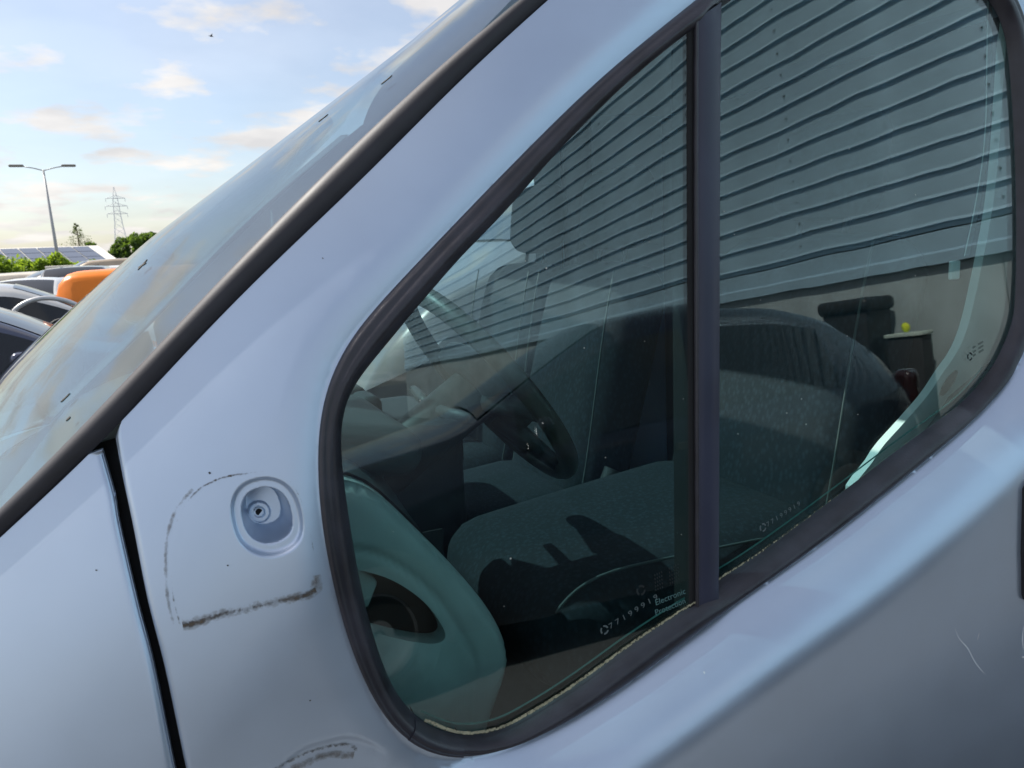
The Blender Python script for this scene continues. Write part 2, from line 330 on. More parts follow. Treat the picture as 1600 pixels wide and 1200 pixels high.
def sheet(name, fn, outer, holes, mat, parent, step=0.014, thick=0.0, flange=0.0, dense=None, rings=(), mirror=False, off=0.0, back=None):
    """panel bounded by outline(s) in xz lying on y = fn(x, z), analytic normals"""
    outer = np.array(outer); x0, z0 = outer.min(0); x1, z1 = outer.max(0)
    gx, gz = np.meshgrid(np.arange(x0, x1, step), np.arange(z0, z1, step)); gx = gx+((np.arange(gx.shape[0]) % 2)*step/2)[:, None]
    P = np.stack([gx.ravel(), gz.ravel()], 1)
    ok = inside(outer, P) & (dist(outer, P) > step*0.5)
    for h in holes: ok &= ~inside(h, P) & (dist(h, P) > step*0.5)
    P = P[ok]
    if dense is not None:
        for (c, hx, hz, st) in dense:
            P = P[(abs(P[:, 0]-c[0]) > hx+st) | (abs(P[:, 1]-c[1]) > hz+st)]
            a, b = np.meshgrid(np.arange(c[0]-hx, c[0]+hx, st), np.arange(c[1]-hz, c[1]+hz, st)); P = np.vstack([P, np.stack([a.ravel(), b.ravel()], 1)])
    loops = [outer]+[np.array(h) for h in holes]
    for lp, ringd in rings:
        lp = np.array(lp)
        T = np.roll(lp, -1, 0)-np.roll(lp, 1, 0); nn = np.stack([-T[:, 1], T[:, 0]], 1); nn /= np.linalg.norm(nn, axis=1)[:, None]+1e-12
        for d in ringd:
            for sgn in (1, -1):
                Q = lp+nn*d*sgn; k = inside(outer, Q) & (dist(outer, Q) > 0.0004)
                for h in holes: k &= ~inside(h, Q) & (dist(h, Q) > 0.0009)
                P = np.vstack([P, Q[k]])
    V2 = [Vector(p) for lp in loops for p in lp]+[Vector(p) for p in P]
    E = []; k = 0
    for lp in loops:
        E += [(k+i, k+(i+1) % len(lp)) for i in range(len(lp))]; k += len(lp)
    nb = k
    vo, eo, fo, *_ = delaunay_2d_cdt(V2, E, [], 0, 1e-6)
    U = np.array([tuple(v) for v in vo]); F = np.array([f for f in fo if len(f) == 3])
    c = U[F].mean(1); ok = inside(outer, c)
    for h in holes: ok &= ~inside(h, c)
    F = F[ok]
    a = U[F[:, 1]]-U[F[:, 0]]; b = U[F[:, 2]]-U[F[:, 0]]; cr = a[:, 0]*b[:, 1]-a[:, 1]*b[:, 0]; F[cr < 0] = F[cr < 0][:, ::-1]
    F = F[abs(cr) > 1e-10]
    e = 4e-4; Y = fn(U[:, 0], U[:, 1])+off
    fx = (fn(U[:, 0]+e, U[:, 1])-fn(U[:, 0]-e, U[:, 1]))/(2*e); fz = (fn(U[:, 0], U[:, 1]+e)-fn(U[:, 0], U[:, 1]-e))/(2*e)
    Nn = np.stack([fx, -np.ones(len(U)), fz], 1); Nn /= np.linalg.norm(Nn, axis=1)[:, None]
    V = np.stack([U[:, 0], Y, U[:, 1]], 1); faces = [tuple(f) for f in F]; n0 = len(V)
    VV = [V]; NN = [Nn]; tot = n0
    d = thick or flange
    if thick:
        VV.append(V-Nn*thick); NN.append(-Nn); faces += [tuple(q+n0 for q in f[::-1]) for f in F]; tot += n0
    if d:
        ec = {}
        for f in F:
            for i in range(3):
                aa, bb = f[i], f[(i+1) % 3]
                if (bb, aa) in ec: del ec[(bb, aa)]
                else: ec[(aa, bb)] = 1
        for (aa, bb) in ec:
            q = [V[aa], V[bb], V[bb]-Nn[bb]*d if thick else V[bb]+[0, d, 0], V[aa]-Nn[aa]*d if thick else V[aa]+[0, d, 0]]
            t = V[bb]-V[aa]; nr = np.cross(t, Nn[aa]); nr /= np.linalg.norm(nr)+1e-12
            VV.append(np.array(q)); NN.append(np.array([nr]*4)); faces.append((tot, tot+3, tot+2, tot+1)); tot += 4
    V = np.vstack(VV); Nn = np.vstack(NN)
    o = new(name, V, faces, mat, parent, True, Nn)
    if mirror:
        V = V.copy(); V[:, 1] = 2*YC-V[:, 1]; Nn = Nn.copy(); Nn[:, 1] *= -1
        new(name, V, [f[::-1] for f in faces], mat, parent, True, Nn)
    return o

# door skin with the mirror recess pressed into it
RC = np.array(RECESS).mean(0)
rec_poly = gsmooth(catmull(RECESS, 120, True), 3, True)
def rec_r(x, z):
    """1 on the rim of the recess, 0 in its centre (polar lookup of the traced rim)"""
    a = np.arctan2(z-RC[1], x-RC[0]); r = np.hypot(x-RC[0], z-RC[1])
    pa = np.arctan2(rec_poly[:, 1]-RC[1], rec_poly[:, 0]-RC[0]); pr = np.hypot(rec_poly[:, 0]-RC[0], rec_poly[:, 1]-RC[1])
    o = np.argsort(pa); return r/np.interp(a, pa[o], pr[o], period=2*math.pi)
BOSS = np.array((0.0524, 1.1985))
door_poly = np.vstack([catmull(DOOR_EDGE, 260)[::-1], trp[trp[:, 0] > -0.066], [(0.60,1.865),(0.75,1.905),(0.95,1.925),(1.33,1.93)], catmull([(1.345,1.9),(1.345,1.4),(1.33,0.9),(1.32,0.40)], 40), [(0.7,0.40)]])
fender_poly = np.vstack([catmull(FENDER_EDGE, 260), [(-0.3,0.40),(-0.62,0.42),(-0.70,0.72),(-0.66,0.86),(-0.52,0.95)], trp[trp[:, 0] < -0.092]])
door_front = catmull(DOOR_EDGE, 130)
def ydoor(x, z):
    x = np.asarray(x, float); z = np.asarray(z, float); y = ybody(x, z); P = np.stack([x.ravel(), z.ravel()], 1)
    dw = dist(L_RIM, P).reshape(x.shape); y = y+0.007*np.where(inside(L_RIM, P).reshape(x.shape), 1.0, np.clip(1-dw/0.035, 0, 1)**2)
    de = dist(door_front, P, False).reshape(x.shape); r = 0.006; t = np.clip((r-de)/r, 0, 1); y = y+r*(1-np.sqrt(np.maximum(0, 1-t*t)))
    q = rec_r(x, z)
    y = y+0.0075*(1-sstep(0.88, 1.02, q))+0.040*(1-sstep(0.50, 0.73, q))
    b = np.hypot(x-BOSS[0], z-BOSS[1]); y = y-0.0025*(1-sstep(0.0095, 0.0115, b))+0.0012*(1-sstep(0.0045, 0.0060, b))
    g = sstep(0.0, 0.012, z-(0.9655-0.9*(np.maximum(0, abs(x-0.085)-0.01))**2*14)); near = (1-sstep(0.055, 0.075, abs(x-0.075)))
    y = y+0.0032*(1-g)*near*sstep(0.90, 0.93, z)
    return y
door = sheet('door_panel', ydoor, door_poly, [HOLE], PAINT, van, step=0.014, flange=0.012,
             dense=[((RC[0], RC[1]), 0.040, 0.046, 0.0012), ((0.085, 0.955), 0.07, 0.03, 0.004)], rings=[(catmull(DOOR_EDGE, 260), (0.0006, 0.0014, 0.0025, 0.004, 0.0056, 0.0075)), (resample(L_OUT0, 420, True), (0.0025, 0.006, 0.011, 0.018))])
door['label'] = 'driver door skin with an empty mirror mount'
def yfend(x, z):
    x = np.asarray(x, float); z = np.asarray(z, float); y = ybody(x, z); P = np.stack([x.ravel(), z.ravel()], 1)
    de = dist(catmull(FENDER_EDGE, 130), P, False).reshape(x.shape); r = 0.007; t = np.clip((r-de)/r, 0, 1); return y+r*(1-np.sqrt(np.maximum(0, 1-t*t)))
sheet('front_wing', yfend, fender_poly, [], PAINT, van, step=0.016, flange=0.012, rings=[(catmull(FENDER_EDGE, 260), (0.0006, 0.0014, 0.0026, 0.0043, 0.0062, 0.009))], mirror=True)
sheet('door_panel', ybody, [(2*0-0+p[0], p[1]) for p in door_poly[::2]], [HOLE[::2]], PAINT, van, step=0.03).data.transform(Matrix.Translation((0, 2*YC, 0)) @ Matrix.Scale(-1, 4, (0, 1, 0)))
van.children[-1].data.flip_normals()
gp = np.vstack([catmull(FENDER_EDGE, 40)-[0.015, 0], (catmull(DOOR_EDGE, 40)+[0.02, 0])[::-1]])
sheet('dark_gap_backing', ybody, gp, [], BLACK, van, step=0.02, off=0.030)  # black sheet, its colour standing in for the shade inside the gap

for _k in (0, 1):
    o = sheet('dark_gap_backing', ybody, [(1.29, 0.42), (1.41, 0.42), (1.41, 1.915), (1.29, 1.915)], [], BLACK, van, step=0.05, off=0.03)  # backing added to stop light coming through the rear door gap
    if _k: o.data.transform(Matrix.Translation((0, 2*YC, 0)) @ Matrix.Scale(-1, 4, (0, 1, 0)))
# bolt hole: solid plug, the shade inside painted as black
mb = MB(); yb = float(ydoor(BOSS[0], BOSS[1]))
mb.tube([(BOSS[0], yb-0.0006, BOSS[1]), (BOSS[0], yb+0.012, BOSS[1])], 0.0034, 20)
hole = mb.build('bolt_hole_shade', BLACK, van)

# grime ring where the mirror gasket sat
def ribbon(name, pts, width, fn, mat, parent, n=200, lift=0.0007, closed=False, cover=lambda t: 0.0, taper=False, rows=5):
    P = gsmooth(catmull(pts, n, closed), 2, closed); T = np.gradient(P, axis=0); nn = np.stack([-T[:, 1], T[:, 0]], 1); nn /= np.linalg.norm(nn, axis=1)[:, None]+1e-12
    vs, fl, Q2 = [], [], []
    for i, p in enumerate(P):
        t = i/(n-1); w = width*(math.sin(math.pi*min(max(t, 0.02), 0.98))**0.5 if taper else 1)
        for j in range(rows):
            s = (j/(rows-1)-0.5)*2; q = p+nn[i]*w*s; Q2.append(q); fl.append(cover(t)-0.55*s*s)
    Q2 = np.array(Q2); vs = np.stack([Q2[:, 0], fn(Q2[:, 0], Q2[:, 1])-lift, Q2[:, 1]], 1)
    fs = [(i*rows+j, i*rows+j+1, (i+1)*rows+j+1, (i+1)*rows+j) for i in range(n-1) for j in range(rows-1)]
    return new(name, vs, fs, mat, parent, True, film=fl)
GRIME = streak_mat('dried_brown_grime', (0.105, 0.082, 0.062), 0.9, 0.90, 260, soft=0.2)
GRIMEL = streak_mat('faint_grime_film', (0.16, 0.13, 0.10), 0.9, 0.90, 120, soft=0.3)
ydr = ydoor
ring = MIRROR_RING
ribbon('grime_ring', ring[0:10], 0.0017, ydr, GRIME, van, cover=lambda t: 0.02-0.25*(0.5-0.5*math.cos(9*t)) + (0.12 if 0.55 < t < 0.8 else 0))
ribbon('grime_ring', ring[9:15], 0.0013, ydr, GRIME, van, cover=lambda t: -0.12+0.1*math.sin(14*t))
ribbon('grime_ring', ring[14:], 0.0040, ydr, GRIME, van, cover=lambda t: 0.10+0.14*math.cos(6.28*t))
ribbon('grime_ring', [(a-0.005, b+0.001) for a, b in ring[0:6]], 0.0028, ydr, GRIMEL, van)
ribbon('grime_ring', ring[13:], 0.009, ydr, GRIMEL, van, cover=lambda t: 0.04*math.cos(6.28*t))
ribbon('grime_streak', [(0.028,0.955),(0.0601,0.9634),(0.0853,0.965),(0.1074,0.9613),(0.1163,0.9524)], 0.004, ydr, GRIME, van, cover=lambda t: 0.05)
ribbon('grime_streak', [(0.05,0.951),(0.085,0.956),(0.112,0.948)], 0.007, ydr, GRIMEL, van, cover=lambda t: 0.05)
SCR = M('pale_scratch', (0.75, 0.77, 0.80), 0.6)
DOT = M('tar_speck', (0.03, 0.03, 0.03), 0.8)
for pts, w in (([(0.9134,0.9146),(0.9219,0.896),(0.9446,0.8768),(0.9627,0.8493),(0.9928,0.8192)], 0.0008), ([(1.072,0.8731),(1.0729,0.8521),(1.0804,0.8318)], 0.0014), ([(0.9674,0.8928),(0.9647,0.8817)], 0.0009), ([(1.0784,0.8206),(1.0872,0.8168)], 0.0016), ([(0.5166,0.9489),(0.518,0.9478)], 0.0012)):
    ribbon('paint_scratch', pts, w, ydr, SCR, van, n=24, taper=True, rows=3)
for (x, z) in [(0.142,1.4525),(-0.10,1.17),(0.0155,1.165),(0.01,1.252),(0.075,1.02)]:
    mb = MB(); fn = yfend if x < -0.06 else ydoor; k = []
    r = random.uniform(0.0006, 0.0013)
    for j in range(9): a = j*0.698; xx = x+r*math.cos(a)*random.uniform(.6, 1.2); zz = z+r*math.sin(a)*random.uniform(.6, 1.2); k.append((xx, float(fn(np.array([xx]), np.array([zz]))[0])-0.0006, zz))
    mb.add(k, [tuple(range(9))]); mb.build('tar_speck', DOT, van)

# rubber frame round the window
def seal_loft(name, i0, i1, h, mat, prof, extra=0.0, closed=False, rows=15):
    idx = range(len(L_IN)) if closed else range(i0, i1)
    low = lambda a: float(1-sstep(0.03, 0.10, a[1]-(sill(a[0])-0.012)))*float(sstep(0.22, 0.30, a[0]))
    G = []; YB = ydoor(L_OUT[:, 0], L_OUT[:, 1])
    for i in idx:
        a, b = L_IN[i % len(L_IN)], L_OUT[i % len(L_IN)]
        ya = float(yglass(a[0], a[1]))+0.001; yb = float(YB[i % len(L_IN)])-0.0030; row = []
        for j in range(rows):
            u = j/(rows-1); p = a*(1-u)+b*u; row.append((p[0], ya*(1-u)+yb*u-(h*prof(u)*(1-low(a))+low(a)*0.0135*math.sin(math.pi*min(1, u*1.0))**0.62)-extra, p[1]))
        row.append((row[-1][0], row[-1][1]+0.012, row[-1][2])); G.append(row)
    mb = MB(); mb.grid(G[::-1], closed_u=closed)
    if not closed:
        for row in (G[0], G[-1]):
            k = [(p[0], p[1]+0.02, p[2]) for p in row]; mb.grid([row, k])
    return mb.build(name, mat, van, True)
prof = lambda u: max(0.0, math.sin(math.pi*min(1, max(0, u))))**0.55*(1-0.22*math.exp(-((u-0.74)/0.05)**2))+0.25*math.exp(-((u-0.40)/0.16)**2)
seal_loft('window_seal', 0, 0, 0.009, RUBBER, prof, closed=True)
ic = [i for i in range(len(L_IN)) if 0.183 < L_IN[i][0] < 0.233 and L_IN[i][1] < 1.0]
seal_loft('seal_corner_joint', min(ic), max(ic)+1, 0.0095, RUBBER, lambda u: prof(u), extra=0.0022)
# moss and dust lying along the foot of the glass
MOSS = streak_mat('dry_moss_dust', (0.42, 0.39, 0.26), 0.95, 0.98, 330, soft=0.10)
bot = [i for i in range(len(L_IN)) if L_IN[i][1] < 1.26 and L_IN[i][0] > 0.19]
lip = L_IN[bot]+[0.0, 0.0035]
ribbon('moss_line', lip[::6], 0.0034, yglass, MOSS, van, n=500, lift=0.0025, cover=lambda t: 0.18*(1-sstep(0.25, 0.75, t))-0.12*t)

# glass panes and the divider between them
LG = L_IN*0.6+L_OUT*0.4
def clip(poly, a, b, keep):
    out = []; n = len(poly); f = lambda p: ((b[0]-a[0])*(p[1]-a[1])-(b[1]-a[1])*(p[0]-a[0]))*keep
    for i in range(n):
        p, q = poly[i], poly[(i+1) % n]; fp, fq = f(p), f(q)
        if fp >= 0: out.append(p)
        if fp*fq < 0: out.append(p+(q-p)*fp/(fp-fq))
    return np.array(out)
dB, dT = np.array((0.550, 1.0345)), np.array((0.5930, 1.7000)); dd = (dT-dB)/np.linalg.norm(dT-dB)
GP1 = resample(clip(LG, dB-dd, dT+dd, 1), 300, True); GP2 = resample(clip(LG, dB-dd, dT+dd, -1), 300, True)
sheet('quarter_glass', yg_front, GP1, [], GLASS, van, step=0.02, thick=0.0038)
sheet('drop_glass', yg_rear, GP2, [], GLASS, van, step=0.02, thick=0.0038)
EDGEG = M('glass_edge_green', (0.10, 0.24, 0.22), 0.25)
ribbon('glass_edge', (L_IN[bot]+[-0.001, 0.0085])[::6], 0.0012, yglass, EDGEG, van, n=300, lift=-0.0075)
def strip(name, l0, l1, mat, y_off, depth, bev):
    G = []
    for t in np.linspace(-0.045, 1.012, 40):
        row = []
        for s, dyy in ((0, depth), (0, bev), (bev, 0), (None, 0), (1, bev), (1, depth)):
            a = dB0+(dT0-dB0)*t; b = dB1+(dT1-dB1)*t; w = np.linalg.norm(b-a)
            if s == 0: p = a*(1-l0)+b*l0
            elif s == 1: p = a*(1-l1)+b*l1
            elif s is None: p = a*(1-l1+bev/w)+b*(l1-bev/w)
            else: p = a*(1-l0-bev/w)+b*(l0+bev/w)
            row.append((p[0], float(yg_front(p[0], p[1]))+y_off+dyy, p[1]))
        G.append(row)
    mb = MB(); mb.grid(G); o = mb.build(name, mat, van, True); return o
dB0, dT0, dB1, dT1 = np.array((0.5290, 1.0307)), np.array((0.5694, 1.685)), np.array((0.5713, 1.038)), np.array((0.6162, 1.7128))
strip('window_divider', 0.26, 1.0, DIVM, -0.0045, 0.04, 0.0015)
strip('divider_gasket', 0.0, 0.22, BLACK, -0.0012, 0.03, 0.001)
strip('divider_lip', 0.20, 0.29, RUBBER, -0.0054, 0.03, 0.0012)

# windscreen, its edge moulding
def ws_edge(z): return 1.11*z-1.5435, 0.2415-0.076*z
def ws_sag(z): return np.interp(z, [1.0, 1.3, 1.5, 1.65, 1.85], [0.16, 0.185, 0.165, 0.115, 0.05])
def ws_pt(z, u):
    xe, ye = ws_edge(z); ye = ye+0.012; y = ye+(2*YC-2*ye)*u; return np.array((xe-ws_sag(z)*(1-abs(1-2*u)**2.0)+0.004, y, z))
us = np.linspace(-0.01, 1.01, 73); zs = np.linspace(1.06, 1.875, 54)
G = [[ws_pt(z, u) for u in us] for z in zs]; Ga = np.array(G)
du = np.gradient(Ga, axis=1); dz = np.gradient(Ga, axis=0); nn = np.cross(du, dz); nn /= np.linalg.norm(nn, axis=2)[:, :, None]
if nn[25, 36, 0] > 0: nn = -nn
Gi = Ga-nn*0.005
V = np.vstack([Ga.reshape(-1, 3), Gi.reshape(-1, 3)]); NNm = np.vstack([nn.reshape(-1, 3), -nn.reshape(-1, 3)]); nu, nv = Ga.shape[:2]
F = [(i*nv+j, i*nv+j+1, (i+1)*nv+j+1, (i+1)*nv+j) for i in range(nu-1) for j in range(nv-1)]
fnrm = np.cross(V[F[0][1]]-V[F[0][0]], V[F[0][2]]-V[F[0][0]])
if fnrm@nn[0, 0] < 0: F = [f[::-1] for f in F]
F += [tuple(q+nu*nv for q in f[::-1]) for f in F]
new('windscreen', V, F, WGLASS, van, True, NNm)
def moulding(side):
    G = []
    for i in range(len(trp)):
        g, p = trg[i], trp[i]; row = []
        z = g[1]; wp = ws_pt(z, 0.0); a = np.array((wp[0]-0.004, wp[1]-0.001, z))
        a = np.array((g[0], float(ybody(g[0], g[1]))+0.004, g[1]))
        b = np.array((p[0], float(ybody(p[0], p[1]))+0.003, p[1])); ax = np.array((-0.55, -0.8, 0.25)); ax /= np.linalg.norm(ax)
        for j in range(11):
            u = j/10; q = a*(1-u)+b*u+ax*0.0105*math.sin(math.pi*u)**0.6; row.append((q[0], q[1] if side > 0 else 2*YC-q[1], q[2]))
        row.insert(0, (a[0]+0.02, (a[1]+0.02) if side > 0 else 2*YC-a[1]-0.02, a[2]))
        G.append(row)
    mb = MB(); mb.grid(G if side > 0 else G[::-1]); mb.build('windscreen_moulding', TRIMB, van, True)
moulding(1); moulding(-1)
# inner pillar behind the moulding so no light leaks through
mb = MB(); G = []
for i in range(0, len(trp), 6):
    g, p = trg[i], trp[i]; ya = float(ybody(g[0], g[1])); yb2 = float(ybody(p[0], p[1]))
    G.append([(g[0]+0.012, ya+0.02, g[1]-0.01), (g[0]+0.10, ya+0.05, g[1]-0.06), (p[0]+0.10, yb2+0.045, p[1]-0.06)])
mb.grid(G); mb.build('pillar_trim', M('pale_pillar_trim', (0.52, 0.54, 0.52), 0.6, bump=0.1, bscale=300), van, True)
# door handle
hp = [(1.058,1.083),(1.0562,1.04),(1.0544,0.9911),(1.0598,0.9269),(1.066,0.915),(1.0786,0.911),(1.26,0.925),(1.274,0.94),(1.276,1.06),(1.265,1.085),(1.10,1.098),(1.07,1.094)]
sheet('door_handle', lambda x, z: ybody(x, z)-0.006, resample(hp, 80, True), [], M('satin_black_plastic', (0.012, 0.012, 0.014), 0.4), van, step=0.02, flange=0.01)

# rest of the shell
def box_grid(nm, fnc, us, vs, mat, smooth=True):
    mb = MB(); mb.grid([[fnc(u, v) for v in vs] for u in us]); return mb.build(nm, mat, van, smooth)
side_poly = [(1.355, 0.40), (3.75, 0.40), (3.85, 0.6), (3.85, 1.6), (3.80, 1.93), (1.355, 1.93)]
sheet('side_panel', ybody, resample(side_poly, 160, True), [], PAINT, van, step=0.06, flange=0.012, mirror=True)
def roof_pt(x, v):
    z = np.interp(x, [0.60, 0.66, 0.80, 1.2, 3.7, 3.85], [1.885, 1.90, 1.928, 1.955, 1.96, 1.93]); ye = np.interp(x, [0.53, 0.75, 4], [0.115, 0.09, 0.08])
    c = 1-(2*v-1)**4; lo = np.interp(x, [0.53, 0.6, 0.75, 1], [1.84, 1.86, 1.90, 1.925])
    return (x-ws_sag(1.8)*(1-(2*v-1)**2)*(1-sstep(0.4, 0.9, x)), ye+(2*YC-2*ye)*v, lo+(z+0.02-lo)*c)
box_grid('roof', roof_pt, np.linspace(0.60, 3.85, 40), np.linspace(0, 1, 30), PAINT)
def bonnet_pt(t, v):
    e = ws_pt(1.10, v); x0, z0 = e[0]+0.02, 1.075; xf = -0.98+0.22*(2*v-1)**4
    k = t; return (x0+(xf-x0)*k, e[1]-0.02+0.04*v, z0-0.33*k**1.7-0.03*(2*v-1)**4)
box_grid('bonnet', bonnet_pt, np.linspace(0, 1, 24), np.linspace(0, 1, 24), PAINT)
mb = MB(); mb.grid([[(-0.98+0.30*(2*v-1)**4-0.05*math.sin(math.pi*t), 0.10+1.66*v, 0.28+0.49*t) for v in np.linspace(0, 1, 20)] for t in np.linspace(0, 1, 8)]); mb.build('front_bumper', DARKP, van, True)
mb = MB(); mb.box((3.80, 0.12, 0.4), (3.84, 1.74, 1.93)); mb.build('rear_doors', PAINT, van)
mb = MB(); mb.box((0.02, 0.10, 0.30), (3.80, 1.76, 0.42)); mb.build('floor_pan', BENCHM, van)
LAMP = M('lamp_lens', (0.7, 0.72, 0.74), 0.1, coat=1)
for y in (0.28, 1.58): rbox('headlamp', (-0.80, y, 0.80), (0.16, 0.30, 0.22), 0.05, LAMP, van)
def wheel(parent, c, r=0.33, w=0.22, name='wheel', local=False):
    prof = [(r*0.62, -w/2), (r*0.93, -w/2), (r, -w*0.32), (r, w*0.32), (r*0.93, w/2), (r*0.62, w/2)]
    n = 28; G = [[(c[0]+q[0]*math.cos(a), c[1]+q[1], c[2]+q[0]*math.sin(a)) for q in prof] for a in np.linspace(0, 2*math.pi, n, endpoint=False)]
    mb = MB(); mb.grid(G, closed_u=True); t = mb.build(name, M('tyre_rubber', (0.02, 0.02, 0.02), 0.8), parent, True, local)
    G = [[(c[0]+q[0]*math.cos(a), c[1]+q[1], c[2]+q[0]*math.sin(a)) for q in ((0.001, -w*0.36), (r*0.2, -w*0.38), (r*0.5, -w*0.28), (r*0.63, -w*0.46), (r*0.63, w*0.46), (r*0.5, w*0.28), (r*0.2, w*0.38), (0.001, w*0.36))] for a in np.linspace(0, 2*math.pi, n, endpoint=False)]
    mb = MB(); mb.grid(G, closed_u=True); rim = mb.build('rim', M('alloy_grey', (0.4, 0.4, 0.41), 0.35, 0.8), None, True)
    if local: rim.parent = t
    else: attach(rim, t)
for x in (-0.28, 2.85):
    for y in (0.14, 1.72): wheel(van, (x, y, 0.33))

# ------------------------------------------------------------------ the van's cabin
mb = MB(); mb.box((1.72, 0.12, 0.42), (1.75, 1.74, 1.90)); mb.build('bulkhead', M('dark_bulkhead', (0.03, 0.033, 0.036), 0.85, var=0.3, scale=5), van)
box_grid('headlining', lambda x, v: tuple(np.array(roof_pt(x, 0.04+0.92*v))-np.array((0, 0, 0.035))), np.linspace(0.66, 1.72, 12), np.linspace(0, 1, 10), M('headlining_cloth', (0.30, 0.31, 0.31), 0.95))
# dashboard: profile along the van, extruded across it
dprof = [(-0.34,1.02),(-0.30,1.10),(-0.15,1.165),(0.02,1.20),(0.12,1.20),(0.18,1.185),(0.235,1.12),(0.285,1.055),(0.33,0.985),(0.355,0.925),(0.352,0.90),(0.325,0.85),(0.305,0.79),(0.25,0.62),(0.10,0.50)]
dpr = np.array(dprof)
def dash_pt(t, v):
    p = dpc[t]; y = 0.20+1.50*v; k = 0.03*math.exp(-((y-0.42)/0.17)**2); return (p[0], y, p[1]+k*(1 if p[1] > 1.1 else 0))
dpc = gsmooth(catmull(dprof, 60), 1, False)
mb = MB(); mb.grid([[dash_pt(t, v) for v in np.linspace(0, 1, 30)] for t in range(60)]); mb.build('dashboard', DASHM, van, True)
# its pale end panel beside the driver's door
ep = np.vstack([dpc[4:], [(0.02, 0.50), (-0.25, 0.80)]]); ep = resample(ep, 160, True)
slot = gsmooth(catmull([(0.135,1.092),(0.165,1.085),(0.20,1.065),(0.235,1.03),(0.255,0.995),(0.262,0.972),(0.245,0.972),(0.20,0.99),(0.165,1.008),(0.135,1.025)], 90, True), 2, True)
def yend(x, z):
    x = np.asarray(x, float); z = np.asarray(z, float); P = np.stack([x.ravel(), z.ravel()], 1)
    d = dist(ep, P).reshape(x.shape); y = 0.150+0.03*np.exp(-d/0.005)
    d2 = dist(crease, P, False).reshape(x.shape); y = y+0.0035*np.exp(-(d2/0.006)**2)
    b = np.exp(-(((x-0.21)/0.06)**2+((z-0.905)/0.075)**2)**2); y = y-0.016*b
    return y
crease = catmull([(0.12,1.115),(0.17,1.108),(0.215,1.075),(0.255,1.025),(0.285,0.965),(0.297,0.92),(0.292,0.86),(0.28,0.80)], 60)
sheet('dash_end_panel', yend, ep, [slot], PLAST, van, step=0.006, flange=0.03)
mb = MB(); mb.prism([(0.12, 0.96), (0.28, 0.96), (0.28, 1.10), (0.12, 1.10)], 0.195, 0.198); mb.build('vent_shade_plate', BLACK, van)  # black plate paints the dark inside of the vent slot
mb = MB(); mb.prism([(0.10, 1.05), (0.17, 1.03), (0.185, 1.06), (0.15, 1.10), (0.1, 1.10)], 0.165, 0.19); bevel(mb.build('vent_blade', PLAST, van), 0.004)
rbox('fuse_cover', (0.19, 0.145, 0.775), (0.10, 0.03, 0.10), 0.012, PLAST, van)
# instrument hood and centre stack
rbox('instrument_hood', (0.16, 0.44, 1.205), (0.26, 0.36, 0.07), 0.034, DASHM, van, Matrix.Rotation(R(12), 3, 'Y').to_euler())
rbox('gear_console', (0.40, 0.93, 0.95), (0.26, 0.34, 0.34), 0.06, DARKP, van)
mb = MB(); mb.tube([(0.47, 0.80, 1.06), (0.52, 0.80, 1.12), (0.55, 0.80, 1.17)], [0.012, 0.012, 0.02], 10); mb.build('gear_lever', DARKP, van, True)
rbox('radio', (0.52, 0.93, 1.02), (0.05, 0.20, 0.07), 0.015, M('gloss_black', (0.01, 0.01, 0.012), 0.15), van)
for k in range(2): rbox('centre_vent', (0.34, 0.86+0.14*k, 1.14), (0.05, 0.11, 0.06), 0.02, DARKP, van)
for k, yy in enumerate((0.34, 0.44, 0.54)):
    MB().tube([(0.10, yy, 0.75), (0.20, yy, 0.62), (0.24, yy, 0.56)], 0.012, 8).build('pedal', DARKP, van, True)
    rbox('pedal_pad', (0.25, yy, 0.56), (0.03, 0.06, 0.08), 0.012, RUBBER, van)
MB().tube([(0.62, 0.74, 0.62), (0.78, 0.73, 0.80), (0.86, 0.73, 0.95)], [0.016, 0.015, 0.02], 10).build('handbrake', DARKP, van, True)
# steering wheel
swc = np.array((0.44, 0.42, 1.24)); tl = R(55); wv = np.array((math.cos(tl), 0, -math.sin(tl))); yv = np.array((0, 1.0, 0)); ax = np.cross(yv, wv)
LEATH = M('worn_steering_leather', (0.045, 0.045, 0.035), 0.42, var=0.3, scale=40, bump=0.25, bscale=350)
mb = MB(); mb.tube([swc+0.188*(math.cos(a)*yv+math.sin(a)*wv) for a in np.linspace(0, 2*math.pi, 64, endpoint=False)], 0.0155, 12, closed=True); sw = mb.build('steering_wheel', LEATH, van, True)
mb = MB()
for a in (0.15, math.pi-0.15, math.pi/2-0.35, math.pi/2+0.35):
    e = swc+0.18*(math.cos(a)*yv+math.sin(a)*wv); h = swc-ax*0.0; mb.tube([swc+0.05*(math.cos(a)*yv+math.sin(a)*wv)+ax*0.02*np.sign(ax[0]+1e-9)*-1, e], [0.02, 0.011], 10)
so_ = mb.build('spoke', DARKP, None, True); attach(so_, sw)
hb = rbox('hub_pad', tuple(swc), (0.05, 0.17, 0.15), 0.024, DARKP, None, Matrix((tuple(ax), tuple(yv), tuple(-wv))).transposed().to_euler()); attach(hb, sw)
mb = MB(); mb.tube([swc, swc+np.array((-0.25, 0, -0.16))], 0.045, 14); mb.build('steering_column', DARKP, van, True)
for dz_, dy_ in ((0.0, -0.14), (0.0, 0.14)):
    p = swc+np.array((-0.09, 0, -0.03)); mb = MB(); mb.tube([p, p+np.array((0.01, dy_, 0.01))], [0.011, 0.008], 8); mb.build('column_stalk', DARKP, van, True)
